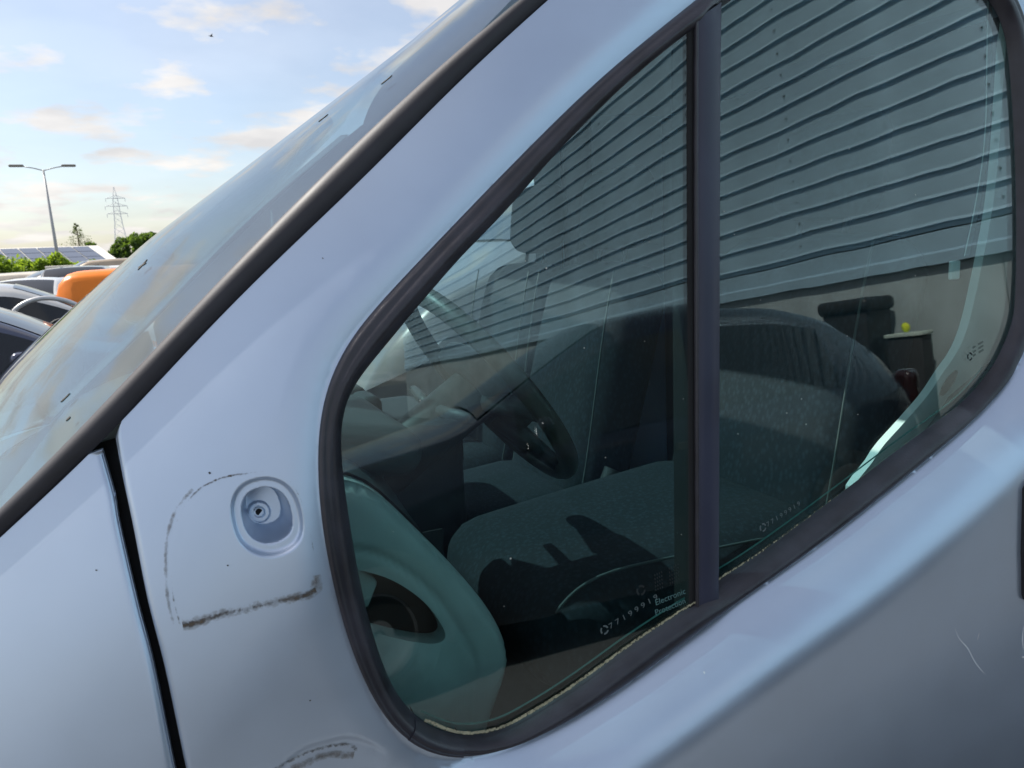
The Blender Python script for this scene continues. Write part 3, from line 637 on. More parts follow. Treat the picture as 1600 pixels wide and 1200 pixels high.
# seats
def seat(name, y, w, xb, zc, head=True, xf=None, cz=0.93):
    s = bpy.data.objects.new(name, None); COL.objects.link(s); s.location = (xb-0.2, y, 0.5); attach_keep(s, van)
    xf = xf if xf is not None else xb-0.52
    c = rbox('cushion', ((xf+xb)/2, y, cz-0.075), (xb-xf+0.08, w, 0.17), 0.075, FABRIC, None, Vector((0, 0, 1)).rotation_difference(Vector((-0.10, 0, 1))).to_euler(), bulge=0.012); attach(c, s)
    ang = R(16); b = rbox('backrest', (xb+0.12, y, zc+0.26), (0.15, w*0.96, 0.66), 0.07, FABRIC, None, Matrix.Rotation(ang, 3, 'Y').to_euler(), bulge=0.012); attach(b, s)
    mt = Matrix.Translation((xb+0.12, y, zc+0.26)) @ Matrix.Rotation(ang, 4, 'Y')
    for sg in (-1, 1):
        hw = w*0.96/2-0.02
        pts = [mt @ Vector((-0.078+0.02*math.cos(k), sg*hw, -0.30+0.60*k/3.0)) for k in np.linspace(0, 3, 20)]
        mb = MB(); mb.tube(pts, 0.0022, 6); q = mb.build('piping', PIPING, None, True); attach(q, s)
    pts = [((xf+xb)/2+(xb-xf+0.02)/2*-math.cos(a) , y+(w/2-0.03)*(-1 if k == 0 else 1), cz+0.012-0.05*abs(math.cos(a))**6-0.01*math.cos(a)*-1) for k in (0,) for a in np.linspace(0.0, 3.0, 24)]
    mb = MB(); mb.tube(pts, 0.0022, 6); q = mb.build('piping', PIPING, None, True); attach(q, s)
    if head:
        h = rbox('headrest', (xb+0.235, y, zc+0.72), (0.09, 0.25, 0.19), 0.042, FABRIC, None, Matrix.Rotation(R(8), 3, 'Y').to_euler(), bulge=0.008); attach(h, s)
        for k in (-0.06, 0.06): q = MB().tube([(xb+0.205, y+k, zc+0.54), (xb+0.235, y+k, zc+0.66)], 0.006, 8).build('headrest_post', M('black_rod', (0.03, 0.03, 0.03), 0.5), None, True); attach(q, s)
    return s
def attach_keep(o, p):
    o.parent = p; o.matrix_parent_inverse = world_of(p).inverted()
seat('driver_seat', 0.46, 0.50, 0.98, 0.86, xf=0.47, cz=0.945)
seat('passenger_seat', 0.97, 0.44, 0.80, 0.82, cz=0.86)
seat('passenger_seat', 1.42, 0.44, 0.80, 0.82, cz=0.86)
# door card, pillar trim, belt
dc = np.vstack([L_IN[bot][::8]+[0.0, -0.075], [(1.30, 1.2), (1.30, 0.45), (0.05, 0.45), (0.10, 0.93)]])
sheet('door_card', lambda x, z: ybase(x, z)*0+0.085+0*x, dc, [], M('door_card_grey', (0.10, 0.11, 0.11), 0.7, bump=0.2, bscale=300), van, step=0.05)
G = [[(p[0], float(yglass(p[0], p[1]))+0.010+0.07*k, p[1]-0.006-0.07*k) for k in (0, 0.5, 1)] for p in L_IN[bot]-[0, 0.002]]
mb = MB(); mb.grid(G); mb.build('sill_ledge', RUBBER, van, True)
bp = catmull([(1.39,1.88),(1.28,1.87),(1.252,1.76),(1.248,1.66),(1.246,1.56),(1.237,1.464),(1.205,1.318),(1.18,1.256),(1.144,1.217),(1.108,1.179),(1.061,1.142),(1.00,1.09),(0.98,1.02),(1.39,1.0)], 140, True)
BP = M('off_white_pillar_trim', (0.74, 0.77, 0.75), 0.6)
sheet('pillar_cover', lambda x, z: 0.138+0.10*np.maximum(0, 1.30-x)**2+0.0*z, bp, [], BP, van, step=0.012, flange=0.015)
mb = MB(); mb.add([(1.152+0.013*math.cos(a)+0.016*math.sin(a), 0.136, 1.197+0.020*math.sin(a)) for a in np.linspace(0, 6.28, 20, endpoint=False)], [tuple(range(20))]); mb.build('belt_slot_shade', BLACK, van)  # flat black oval painted for the shade inside the belt opening
bpts = catmull([(1.183,0.128,1.79),(1.188,0.128,1.702),(1.193,0.128,1.621),(1.192,0.129,1.553),(1.18,0.13,1.474),(1.164,0.131,1.404)], 40)
mb = MB(); mb.grid([[(p[0], p[1], p[2]), (p[0]+0.03, p[1]+0.012, p[2])] for p in bpts]); mb.grid([[(p[0]+0.0012, p[1], p[2]), (p[0]+0.0312, p[1]+0.012, p[2])] for p in bpts]); mb.build('seat_belt', M('belt_webbing', (0.16, 0.17, 0.17), 0.7), van, True)
mb = MB(); mb.tube([p-np.array((0.0, 0.002, 0)) for p in bpts], 0.0008, 6); mb.build('belt_edge', WHITE, van, True)
rbox('belt_label', (1.143, 0.13, 1.383), (0.022, 0.006, 0.030), 0.0025, WHITE, van)
for p in ((1.31, 1.62), (1.33, 1.60)): pass

# ------------------------------------------------------------------ lettering etched into the side glass
def etched(text, p0, p1, size, mat, lift=-0.0006, parent=van, name='etched_number', mirror=False):
    V, F = TEXT[text]
    p0, p1 = np.array(p0), np.array(p1); d = (p1-p0); ln = np.linalg.norm(d); d /= ln; nrm = np.array((-d[1], d[0]))
    w = V[:, 0].max()-V[:, 0].min(); xs = (V[:, 0]-V[:, 0].min())*ln/w; ys = V[:, 1]*size
    P = p0+xs[:, None]*d+ys[:, None]*nrm
    return new(name, [(p[0], float(yglass(p[0], p[1]))+lift, p[1]) for p in P], F, mat, parent)
ETCH = M('frosted_etching', (0.10, 0.13, 0.135), 0.9); ETCHB = M('teal_print', (0.09, 0.19, 0.19), 0.8); ETCHD = M('dark_print', (0.010, 0.016, 0.018), 0.8)
etched('7 7 1 9 9 9 1 9', (0.4200, 1.0070), (0.4860, 1.0305), 0.0095, ETCH)
etched('7 7 1 9 9 9 1 9', (0.6675, 1.0795), (0.7235, 1.0985), 0.0090, ETCH)
etched('Electronic', (0.4825, 1.0225), (0.5245, 1.0285), 0.0105, ETCHB, name='etched_words')
etched('Protection', (0.4815, 1.0100), (0.5235, 1.0165), 0.0105, ETCHB, name='etched_words')
def triangle_mark(c, r, mat, lift=-0.0006, rot=0.0):
    mb = MB()
    for k in range(3):
        a0 = rot+k*2.094; pts = [(c[0]+r*math.cos(a0+t), c[1]+r*1.05*math.sin(a0+t)) for t in np.linspace(0.25, 1.75, 7)]
        ins = [(c[0]+(p[0]-c[0])*0.62, c[1]+(p[1]-c[1])*0.62) for p in pts]
        vs = [(p[0], float(yglass(*p))+lift, p[1]) for p in pts+ins]; mb.add(vs, [(i, i+1, i+8, i+7) for i in range(6)])
    mb.build('etched_mark', mat, van)
triangle_mark((0.4634, 1.0452), 0.0062, ETCHD, rot=0.3)
triangle_mark((0.4125, 1.0075), 0.0055, ETCH, rot=0.1)
triangle_mark((0.6600, 1.0800), 0.0055, ETCH, rot=0.1)
triangle_mark((1.0654, 1.2604), 0.0060, ETCHD)
for k in range(5): etched('llll  lllll', (0.483, 1.0400+0.0046*k), (0.517, 1.0470+0.0046*k), 0.0036, ETCHD, name='etched_words')
for k in range(3): etched('lll  lllll', (1.073, 1.259+0.006*k), (1.097, 1.266+0.006*k), 0.0045, ETCHD, name='etched_words')
mb = MB()
for k in range(70):
    i = rng.integers(0, len(L_IN)); p = L_IN[i]*rng.uniform(0.05, 1)+np.array((0.55, 1.3))*(1-0); p = np.array((rng.uniform(0.16, 1.16), rng.uniform(0.95, 1.8)))
    if not inside(L_IN, p[None])[0]: continue
    r = rng.choice([0.0005, 0.0007, 0.0011], p=[.6, .32, .08]); y = float(yglass(*p))-0.0006
    mb.add([(p[0]+r*math.cos(a), y, p[1]+r*math.sin(a)) for a in np.linspace(0, 6.28, 7, endpoint=False)], [tuple(range(7))])
ds = mb.build('dust_specks', M('pale_dust', (0.55, 0.55, 0.5), 0.9), van); ds['kind'] = 'stuff'

# ------------------------------------------------------------------ loose things on and in the van
DEADLEAF = M('withered_leaf', (0.03, 0.025, 0.018), 0.8)
def scrap(z, u, s, arms, rot, label):
    p = ws_pt(z, u); e = 1e-3; a = ws_pt(z, u+e)-p; b = ws_pt(z+e, u)-p; a /= np.linalg.norm(a); n = np.cross(a, b); n /= np.linalg.norm(n); n = n if n[0] < 0 else -n; b = np.cross(n, a)
    vs, fs = [p*0], []
    for k in range(arms):
        t = rot+2*math.pi*k/arms; l = s*random.uniform(0.7, 1.2); w = s*0.22; d = np.array((math.cos(t), math.sin(t))); q = np.array((-d[1], d[0])); k0 = len(vs)
        for (c, o2, h) in ((0, -w, 0.0006), (0.55, -w*1.2, 0.0008), (1, 0, 0.0009), (0.55, w*1.2, 0.0007), (0, w, 0.0006)):
            v = d*l*c+q*o2; vs.append(a*v[0]+b*v[1]+n*h)
        fs.append(tuple(range(k0, k0+5)))
    mb = MB(); mb.add(vs, fs); o = mb.build('plant_scrap', DEADLEAF); o.location = p
    sm = o.modifiers.new('thick', 'SOLIDIFY'); sm.thickness = 0.0008
    tag(o, label, 'debris', 'plant scraps stuck to the windscreen')
scrap(1.456, 0.215, 0.011, 4, 0.4, 'star shaped dark plant scrap on windscreen above the orange car')
scrap(1.648, 0.185, 0.011, 2, 1.0, 'thin dark plant scrap on the middle of the windscreen near the moulding')
scrap(1.672, 0.10, 0.011, 2, 1.1, 'topmost thin dark plant scrap on the windscreen')
scrap(1.315, 0.065, 0.007, 2, 1.2, 'small dark plant scrap low on the windscreen, left of two')
scrap(1.302, 0.03, 0.007, 1, 1.3, 'small dark plant scrap low on the windscreen beside the moulding')
PAPER = M('white_paper', (0.72, 0.73, 0.70), 0.8)
o = MB().add([(-.10,-.14,0),(.10,-.14,0.004),(.10,.14,0.03),(-.10,.14,0.01),(0,-.14,0.02),(0,.14,0.04)], [(0,4,5,3),(4,1,2,5)]).build('paper_sheet', PAPER); o.location = (-0.03, 0.62, 1.215); o.modifiers.new('thick', 'SOLIDIFY').thickness = 0.001
tag(o, 'folded white paper sheet lying on the dashboard behind the windscreen', 'paper')
o = rbox('orange_tag', (0, 0, 0), (0.035, 0.03, 0.022), 0.006, M('peach_card', (0.85, 0.38, 0.22), 0.7), None); o.location = (-0.02, 0.66, 1.265); o.rotation_euler = (0.3, 0.5, 0.3)
tag(o, 'small peach orange tag on the paper behind the windscreen', 'tag')
o = MB().add([(0,0,0),(.02,.05,0.20),(.05,.16,0.05)], [(0,1,2)]).build('white_card', PAPER); o.location = (0.13, 0.50, 1.33); o.modifiers.new('thick', 'SOLIDIFY').thickness = 0.002
tag(o, 'white triangular card corner seen through the upper windscreen', 'card')

# ------------------------------------------------------------------ vehicles
CGLASS = M('dark_car_glass', (0.012, 0.015, 0.018), 0.05, spec=0.6)
def car(name, label, cat, loc, rz, paint, Ln=4.1, Wd=1.74, H=1.46, group=None, glassm=None, kind='hatch', wins=None, detail=True, wheels=True):
    t = thing(name, label, cat, loc, rz, group); k = Ln/4.1; hw = Wd/2; g = glassm or CGLASS
    if kind == 'hatch':
        sx = [0, .06, .35, .8, 1.12, 1.25, 1.55, 1.95, 2.5, 3.1, 3.55, 3.85, 4.02, 4.1]
        zt = [.58, .70, .86, .96, 1.02, 1.06, 1.24, 1.42, 1.46, 1.43, 1.33, 1.12, .92, .62]
        wt = [.60, .66, .72, .74, .74, .72, .66, .60, .58, .57, .56, .60, .66, .62]
    elif kind == 'van':
        sx = [0, .06, .3, .55, .72, .8, 1.05, 1.4, 2.2, 3.2, 3.8, 4.0, 4.06, 4.1]
        zt = [.58, .72, .92, 1.0, 1.06, 1.10, 1.28, 1.43, 1.46, 1.46, 1.45, 1.40, 1.1, .62]
        wt = [.60, .68, .74, .76, .76, .75, .72, .70, .70, .70, .69, .68, .70, .66]
    zb = [.55, .62, .74, .82, .87, .89, .91, .92, .93, .94, .94, .92, .84, .58]
    ww = [.66, .78, .86, .87, .87, .87, .87, .87, .87, .87, .86, .84, .80, .70]
    X = np.linspace(0, 4.1, 56); f = lambda a: gsmooth(np.interp(X, sx, a)[:, None], 1, False)[:, 0]
    ZT, WT, ZB, WW = f(zt)*H/1.46, f(wt)*hw/.87, f(zb)*H/1.46, f(ww)*hw/.87; X = X*k; zl = 0.22
    def sec(i):
        w, tt, b, wtp = WW[i], ZT[i], min(ZB[i], ZT[i]-0.02), WT[i]
        h = [(w*.9, zl), (w*.985, zl+.10), (w, zl+(b-zl)*.55), (w*.985, zl+(b-zl)*.85), (w*.955, b), (wtp+(w*.955-wtp)*.12, b+(tt-b)*.86), (wtp*.93, tt-.012), (wtp*.5, tt+.012)]
        return [(X[i], y, z) for y, z in h]+[(X[i], 0, tt+.02)]+[(X[i], -y, z) for y, z in h[::-1]]
    secs = [sec(i) for i in range(len(X))]
    mb = MB(); mb.grid(secs); n = len(secs[0]); mb.add(secs[0], [tuple(range(n))]); mb.add(secs[-1], [tuple(range(n))[::-1]]); mb.build('body', paint, t, True, True)
    ix = lambda x: int(np.argmin(abs(X-x*k)))
    r0, r1 = (1.27, 1.93) if kind == 'hatch' else (0.82, 1.38)
    def strip_top(a, b, fr, nm):
        G = []
        for i in range(ix(a), ix(b)+1):
            nx = -(ZT[min(i+1, 55)]-ZT[i-1]); nz = X[min(i+1, 55)]-X[i-1]; l = math.hypot(nx, nz); nx, nz = nx/l*.008, nz/l*.008
            G.append([(X[i]+nx, WT[i]*fr*s, ZT[i]+nz+.02-.032*abs(s)**2.5) for s in np.linspace(-1, 1, 9)])
        MB().grid(G).build(nm, g, t, True, True)
    strip_top(r0, r1, .9, 'windscreen')
    if kind == 'hatch': strip_top(3.57, 3.86, .85, 'rear_window')
    wins = wins or [(1.42, 2.32), (2.40, 3.35)] if kind == 'hatch' else [(0.95, 1.75)]
    for sg in (1, -1):
        for a, b in wins:
            G = []
            for i in range(ix(a), ix(b)+1):
                s4, s5 = secs[i][4], secs[i][5]; row = []
                for u in (0.08, 0.5, 0.92):
                    y = s4[1]+(s5[1]-s4[1])*u; z = s4[2]+(s5[2]-s4[2])*u; row.append((X[i], (y+.008)*sg, z))
                G.append(row)
            MB().grid(G if sg > 0 else [r[::-1] for r in G]).build('side_window', g, t, True, True)
    if detail:
        for sg in (1, -1):
            rbox('headlight', (0.17*k, sg*hw*.78, .68*H/1.46), (.30, .26, .17), .06, LAMP, t, local=True)
            rbox('tail_light', (4.0*k, sg*hw*.82, .85*H/1.46), (.14, .16, .30), .05, M('red_lens', (0.025, 0.004, 0.004), 0.15, coat=1), t, local=True)
            rbox('door_mirror', ((1.5 if kind == 'hatch' else 1.0)*k, sg*(hw+.07), 1.0*H/1.46), (.10, .18, .13), .04, paint, t, local=True)
            MB().box((2.15*k, sg*hw-.012, .82*H/1.46), (2.33*k, sg*hw+.012, .85*H/1.46)).build('door_handle', DARKP, t, False, True)
    if wheels:
        for x in (0.78, 3.28):
            for sg in (1, -1):
                G = [[(x*k+r_*math.cos(a), sg*(hw+.004), .31+r_*math.sin(a)) for r_ in (0.01, .36)] for a in np.linspace(-0.25, math.pi+.25, 24)]
                MB().grid(G).build('wheel_arch_shade', BLACK, t, False, True)  # black disc on the body side paints the shade of the arch
                wheel(t, (x*k, sg*(hw-.07), .30), .30, .20, local=True)
    return t
def cpaint(nm, c, metal=0.2, rough=0.25): return M(nm, c, rough, metal, var=0.08, scale=3, coat=0.8, coatr=0.05)
# the car standing behind the photographer, mirrored in the side glass
car('dark_car', 'dark navy car mirrored in the lower half of the van side glass', 'car', (-0.85, -3.05, 0), 0, cpaint('navy_paint', (0.014, 0.018, 0.030), 0.3, 0.18), 4.9, 1.80, 1.53)
# wrecks beyond the van
car('orange_car', 'bright orange wrecked car standing behind the van windscreen', 'car', (2.75, 9.9, 0), R(181), M('orange_paint', (0.85, 0.21, 0.005), 0.35, var=0.1, scale=3), 4.1, 1.7, 1.47, 'scrap cars in the yard', kind='van', wins=[(0.95, 1.75), (1.9, 2.8), (2.95, 3.95)])
car('silver_car', 'pale silver wrecked car with sloping screen left of the orange car', 'car', (0.35, 9.0, 0), R(186), cpaint('pale_silver_paint', (0.55, 0.55, 0.54), 0.5, 0.35), 4.0, 1.66, 1.40, 'scrap cars in the yard')
car('blue_car', 'dark slate blue car cut off by the left edge of the picture', 'car', (0.52, 5.75, 0), R(184), cpaint('slate_blue_paint', (0.045, 0.055, 0.095), 0.4, 0.2), 4.1, 1.7, 1.36, 'scrap cars in the yard')
car('black_car', 'black car with an orange edged tailgate in the back row', 'car', (-2.2, 19.5, 0), R(90), cpaint('black_paint', (0.02, 0.02, 0.022)), 4.0, 1.7, 1.62, 'scrap cars in the yard', kind='van', detail=False)
car('white_van', 'white van roof at the left edge of the back row', 'van', (-4.6, 22.5, 0), R(20), cpaint('white_paint', (0.75, 0.74, 0.70), 0, 0.3), 4.6, 1.9, 1.60, 'scrap cars in the yard', kind='van', detail=False)
car('grey_car', 'mid grey car standing between the silver and the orange car', 'car', (-1.7, 13.5, 0), R(75), cpaint('mid_grey_paint', (0.25, 0.25, 0.26), 0.4, 0.3), 4.0, 1.66, 1.36, 'scrap cars in the yard', detail=False)
car('beige_car', 'beige stripped car body behind the lamp post foot', 'car', (-0.6, 24.0, 0), R(170), cpaint('beige_paint', (0.52, 0.46, 0.38), 0, 0.5), 4.3, 1.7, 1.55, 'scrap cars in the yard', kind='van', detail=False)

car('added_dark_van', 'dark grey van added on the far side to darken the view through the cabin', 'van', (0.75, 3.55, 0), 0, cpaint('dark_grey_paint', (0.05, 0.055, 0.06), 0.2, 0.35), 4.6, 1.9, 1.95, kind='van', detail=False)  # added van, keeps the bright background out of the far door window
for (nm, lb, loc, rz_, pc, H_, kd) in [
    ('red_car', 'faded red car in the middle row left of the orange car', (-1.55, 16.4, 0), 100, (0.35, 0.04, 0.03), 1.38, 'hatch'),
    ('white_car', 'white hatchback in the row behind the silver car', (-2.9, 15.2, 0), 84, (0.72, 0.71, 0.68), 1.40, 'hatch'),
    ('tan_van', 'tan panel van towards the back of the scrap rows', (-3.9, 27.0, 0), 15, (0.45, 0.36, 0.26), 1.85, 'van'),
    ('green_car', 'dull green car far back beside the hedge', (-1.0, 31.0, 0), 60, (0.10, 0.16, 0.10), 1.50, 'hatch'),
    ('cream_car', 'cream car far back under the left end of the canopy', (-5.8, 33.0, 0), 10, (0.62, 0.56, 0.42), 1.55, 'hatch')]:
    car(nm, lb, 'van' if kd == 'van' else 'car', loc, R(rz_), cpaint(nm+'_paint', pc, 0.1, 0.35), 4.0, 1.66, H_, 'scrap cars in the yard', kind=kd, detail=False)
dr = thing('loose_car_door', 'stripped car door with an empty window frame leaning beside the silver car', 'car door', (-1.05, 7.55, 0), R(8), None)
fr_ = catmull([(-.42,0,.72),(-.40,0,.95),(-.30,0,1.16),(-.08,0,1.24),(.16,0,1.17),(.33,0,.98),(.38,0,.72)], 40)
MB().tube(fr_, .022, 8).build('window_frame', cpaint('pale_silver_paint', (0.55, 0.55, 0.54)), dr, True, True)
bevel(MB().box((-.44, -.04, .12), (.40, .04, .74)).build('door_shell', DARKP, dr, False, True), .03)
MB().tube([(.05+.13*math.cos(a), .06, .92+.11*math.sin(a)) for a in np.linspace(0, 6.28, 24, endpoint=False)], .014, 6, closed=True).build('pull_strap', DARKP, dr, True, True)
pn = thing('car_bonnet', 'loose white car bonnet with a red sticker propped at the left edge', 'bonnet', (-1.62, 7.3, 0), R(12))
bevel(MB().add([(-.6,0,.3),(.35,0,.3),(.32,.10,1.02),(.0,.12,1.12),(-.6,.14,1.20),(-.6,.05,.3),(.35,.05,.3),(.32,.14,1.02),(0,.16,1.12),(-.6,.18,1.20)], [(0,1,2,3,4),(9,8,7,6,5),(0,5,6,1),(1,6,7,2),(2,7,8,3),(3,8,9,4),(4,9,5,0)]).build('skin', cpaint('white_paint', (0.75, 0.74, 0.70)), pn, False, True), .02)
MB().box((.02, .055, .86), (.20, .07, 1.00)).build('sticker', M('red_sticker', (0.65, 0.04, 0.05), 0.5), pn, False, True)
# ------------------------------------------------------------------ the clad building behind the photographer
wn = np.array((math.cos(R(-12)), math.sin(R(-12)))); wt_ = np.array((-wn[1], wn[0]))
CLAD = M('galvanised_cladding', (0.42, 0.585, 0.70), 0.45, 0.25, var=0.12, scale=1.3, bump=0.1, bscale=40, detail=8)
CONC = M('plinth_concrete', (0.36, 0.41, 0.42), 0.85, var=0.15, scale=2.5, bump=0.4, bscale=30)
ware = thing('metal_clad_hall', 'grey hall with horizontal ribbed metal cladding mirrored in the van window', 'building', (7*wn[0], 7*wn[1], 0), math.atan2(wn[1], wn[0]))
# local space: x = out of the back of the wall, y = along the wall
A0, A1 = -26.0, 9.0; ZP = 2.10
MB().box((0.10, A0, 0), (12, A1, 8.2)).build('wall_core', M('hall_core', (0.2, 0.2, 0.2), 0.8), ware, False, True)
for i, a in enumerate(np.arange(A0, A1, 3.5)): bevel(MB().box((-0.02, a+.006, 0), (0.09, a+3.494, ZP-0.29)).build('plinth_panel', CONC, ware, False, True), 0.008)
MB().grid([[(-0.03, a, ZP-0.30), (-0.085, a, ZP-0.30), (-0.085, a, ZP-0.20), (-0.05, a, ZP-0.175), (-0.05, a, ZP+0.0), (0.06, a, ZP+0.015)] for a in (A0, A1)]).build('base_flashing', CLAD, ware, False, True)
pitch = 0.235; prof_c = [(0.0, 0.0), (0.0, 0.044), (-0.060, 0.047), (-0.046, 0.075), (-0.046, 0.230), (0.0, 0.2348)]
me0 = None
for i in range(27):
    if me0 is None:
        mb = MB(); mb.grid([[(x, a, z) for x, z in prof_c] for a in np.linspace(A0, A1, 30)]); o = mb.build('cladding_sheet', CLAD, ware, False, True); me0 = o.data
    else:
        o = bpy.data.objects.new('cladding_sheet', me0); COL.objects.link(o); o.parent = ware
    o.location = (0, 0, ZP+0.02+i*pitch)
sc0 = None
for a in np.arange(A0+1.2, A1, 2.6):
    for i in range(14):
        if sc0 is None:
            o = MB().tube([(-.062, 0, 0), (-.045, 0, 0)], .009, 8).build('cladding_screw', DARKP, ware, True, True); sc0 = o.data
        else: o = bpy.data.objects.new('cladding_screw', sc0); COL.objects.link(o); o.parent = ware
        o.location = (0, a, ZP+0.02+i*pitch+0.15)
# things standing against the plinth
binm = M('black_bin_plastic', (0.015, 0.016, 0.017), 0.5)
wp = wn*6.55+wt_*(-3.06)
bn = thing('wheeled_bin', 'black wheeled bin against the pale plinth of the hall, mirrored in the glass', 'bin', (wp[0], wp[1], 0), R(-12))
bd = MB().add([(-.24,-.22,.08),(.24,-.22,.08),(.24,.22,.08),(-.24,.22,.08),(-.31,-.29,1.48),(.31,-.29,1.48),(.31,.29,1.48),(-.31,.29,1.48)], [(0,3,2,1),(4,5,6,7),(0,1,5,4),(1,2,6,5),(2,3,7,6),(3,0,4,7)]).build('body', binm, bn, False, True); bevel(bd, 0.04)
rbox('lid', (0, 0, 1.52), (0.70, 0.66, 0.13), 0.055, binm, bn, local=True)
for s in (-.2, .2): wheel(bn, (.24, s, .10), .10, .05, local=True)
car('scrap_hatchback', 'dark scrapped hatchback beside the bin, mirrored at the right of the glass', 'car', (6.05, -2.7, 0), R(78), cpaint('charcoal_paint', (0.03, 0.035, 0.035)), 3.8, 1.65, 1.40, detail=False)

wb = thing('tool_cabinet', 'narrow dark cabinet with a pale top beside the bin, mirrored in the glass', 'cabinet', (5.95, -3.80, 0), R(-12))
bevel(MB().box((-.16, -.22, 1.18), (.16, .22, 1.215)).build('table_top', M('pale_board', (0.55, 0.62, 0.55), 0.6), wb, False, True), .006)
bevel(MB().box((-.14, -.20, 0), (.14, .20, 1.178)).build('cabinet', DARKP, wb, False, True), .01)
bl = MB(); bl.grid([[(.045*math.sin(a)*math.cos(b), .045*math.sin(a)*math.sin(b), .045*math.cos(a)) for b in np.linspace(0, 2*math.pi, 16, endpoint=False)] for a in np.linspace(0.01, 3.13, 10)], closed_v=True)
bl = bl.build('yellow_ball', M('yellow_felt', (0.75, 0.80, 0.05), 0.9, var=0.1, scale=40), None, True); bl.location = (5.94, -3.82, 1.262); tag(bl, 'small bright yellow ball on the pale cabinet top, mirrored in the glass', 'ball')

# ------------------------------------------------------------------ street lamp, pylon, solar hall, greenery
POLE = M('galvanised_pole', (0.42, 0.43, 0.43), 0.5, 0.5)
lp = thing('street_lamp', 'tall double armed street lamp above the scrap cars', 'lamp', (-6.95, 58.9, 0))
MB().tube([(0,0,0),(0,0,4),(-.05,0,8.3)], [.13,.10,.055], 10).build('pole', POLE, lp, True, True)
for s in (-1, 1):
    MB().tube([(-.05,0,8.25),(s*.6-.05,0,8.42),(s*1.15-.05,0,8.52)], .035, 8).build('arm', POLE, lp, True, True)
    rbox('lamp_head', (s*1.5-.05, 0, 8.56), (.85, .28, .16), .07, M('lamp_housing', (0.22, 0.21, 0.18), 0.5), lp, local=True)
py = thing('power_pylon', 'distant lattice power pylon right of the street lamp', 'pylon', (-20.1, 398.8, 0))
STEEL = M('hazed_lattice_steel', (0.78, 0.80, 0.80), 0.7, 0.0)  # distance haze mixed into the steel colour as extra paleness
def lat(h): return np.interp(h, [0, 24, 34, 39.5], [4.2, 1.5, 1.0, 0.1])
mb = MB(); hs = list(np.arange(0, 39, 2.6))
for sx in (-1, 1):
    for sy in (-1, 1): mb.tube([(sx*lat(h), sy*lat(h), h) for h in hs+[39.5]], .12, 5)
for a, b in zip(hs[:-1], hs[1:]):
    for s in (-1, 1):
        mb.tube([(-lat(a), s*lat(a), a), (lat(b), s*lat(b), b)], .06, 4); mb.tube([(lat(a), s*lat(a), a), (-lat(b), s*lat(b), b)], .06, 4)
        mb.tube([(s*lat(a), -lat(a), a), (s*lat(b), lat(b), b)], .06, 4)
mb.build('lattice_mast', STEEL, py, False, True)
for h, w in ((34.5, 4.0), (31.0, 4.6), (27.6, 4.2)):
    mb = MB()
    for s in (-1, 1): mb.tube([(0, s, h), (-w, 0, h)], .12, 4); mb.tube([(0, s, h), (w, 0, h)], .12, 4); mb.tube([(0, s*.5, h+1.4), (-w, 0, h)], .1, 4); mb.tube([(0, s*.5, h+1.4), (w, 0, h)], .1, 4)
    for s in (-1, 1): mb.tube([(s*w, 0, h), (s*w, 0, h-1.6)], .12, 4)
    mb.build('cross_arm', STEEL, py, False, True)
# solar hall
sh = thing('solar_hall', 'long low pale hall with rows of solar panels on its roof', 'building', (-17.6, 88.2, 0), R(19))
PALE = M('pale_render', (0.72, 0.69, 0.60), 0.8, var=0.06)
MB().box((-30, 0.3, 0), (13.0, 20, 2.3)).build('wall', PALE, sh, False, True)
rv = [(-30,0,2.25),(13.6,0,2.25),(13.6,9,4.55),(-30,9,4.55),(-30,18,2.25),(13.6,18,2.25)]
MB().add(rv+[(x,y,z-.18) for x,y,z in rv], [(0,1,2,3),(3,2,5,4),(6,9,8,7),(9,10,11,8),(0,6,7,1),(1,7,8,2),(2,8,11,5),(3,9,6,0),(4,10,9,3)]).build('roof', M('pale_roof_sheet', (0.74, 0.71, 0.63), 0.6), sh, False, True)
SOL = M('solar_cell', (0.07, 0.08, 0.11), 0.3, var=0.15, scale=3, coat=0.3); pm = None
for c in range(22):
    for r_ in range(3):
        if c == 14: continue
        x0 = 11.6-c*1.75; y0 = 0.9+r_*2.5
        if pm is None:
            pm = MB().box((-.82, -1.2, 0), (.82, 1.2, .05)).build('solar_panel', SOL, sh, False, True); o = pm
        else: o = bpy.data.objects.new('solar_panel', pm.data); COL.objects.link(o); o.parent = sh
        sl_ = math.atan2(2.3, 9); o.location = (x0, y0+1.2, 2.25+(y0+1.2)*2.3/9+.06); o.rotation_euler = (sl_, 0, 0)
# canopy roof between hall and scrap cars
cn = thing('flat_canopy', 'low flat pale canopy roof behind the orange car', 'canopy', (-3.6, 39.3, 0), R(4))
bevel(MB().box((-1.6, 0, 1.66), (6, 4, 1.84)).build('roof_slab', PALE, cn, False, True), .03)
for x in (-1.4, 1.5, 5.6): MB().box((x, .1, 0), (x+.15, .25, 1.66)).build('post', POLE, cn, False, True)
MB().box((-1.5, 3.8, 0), (5.9, 3.9, 1.66)).build('back_wall', M('shed_board', (0.20, 0.17, 0.14), 0.9, var=0.5, scale=1.5), cn, False, True)
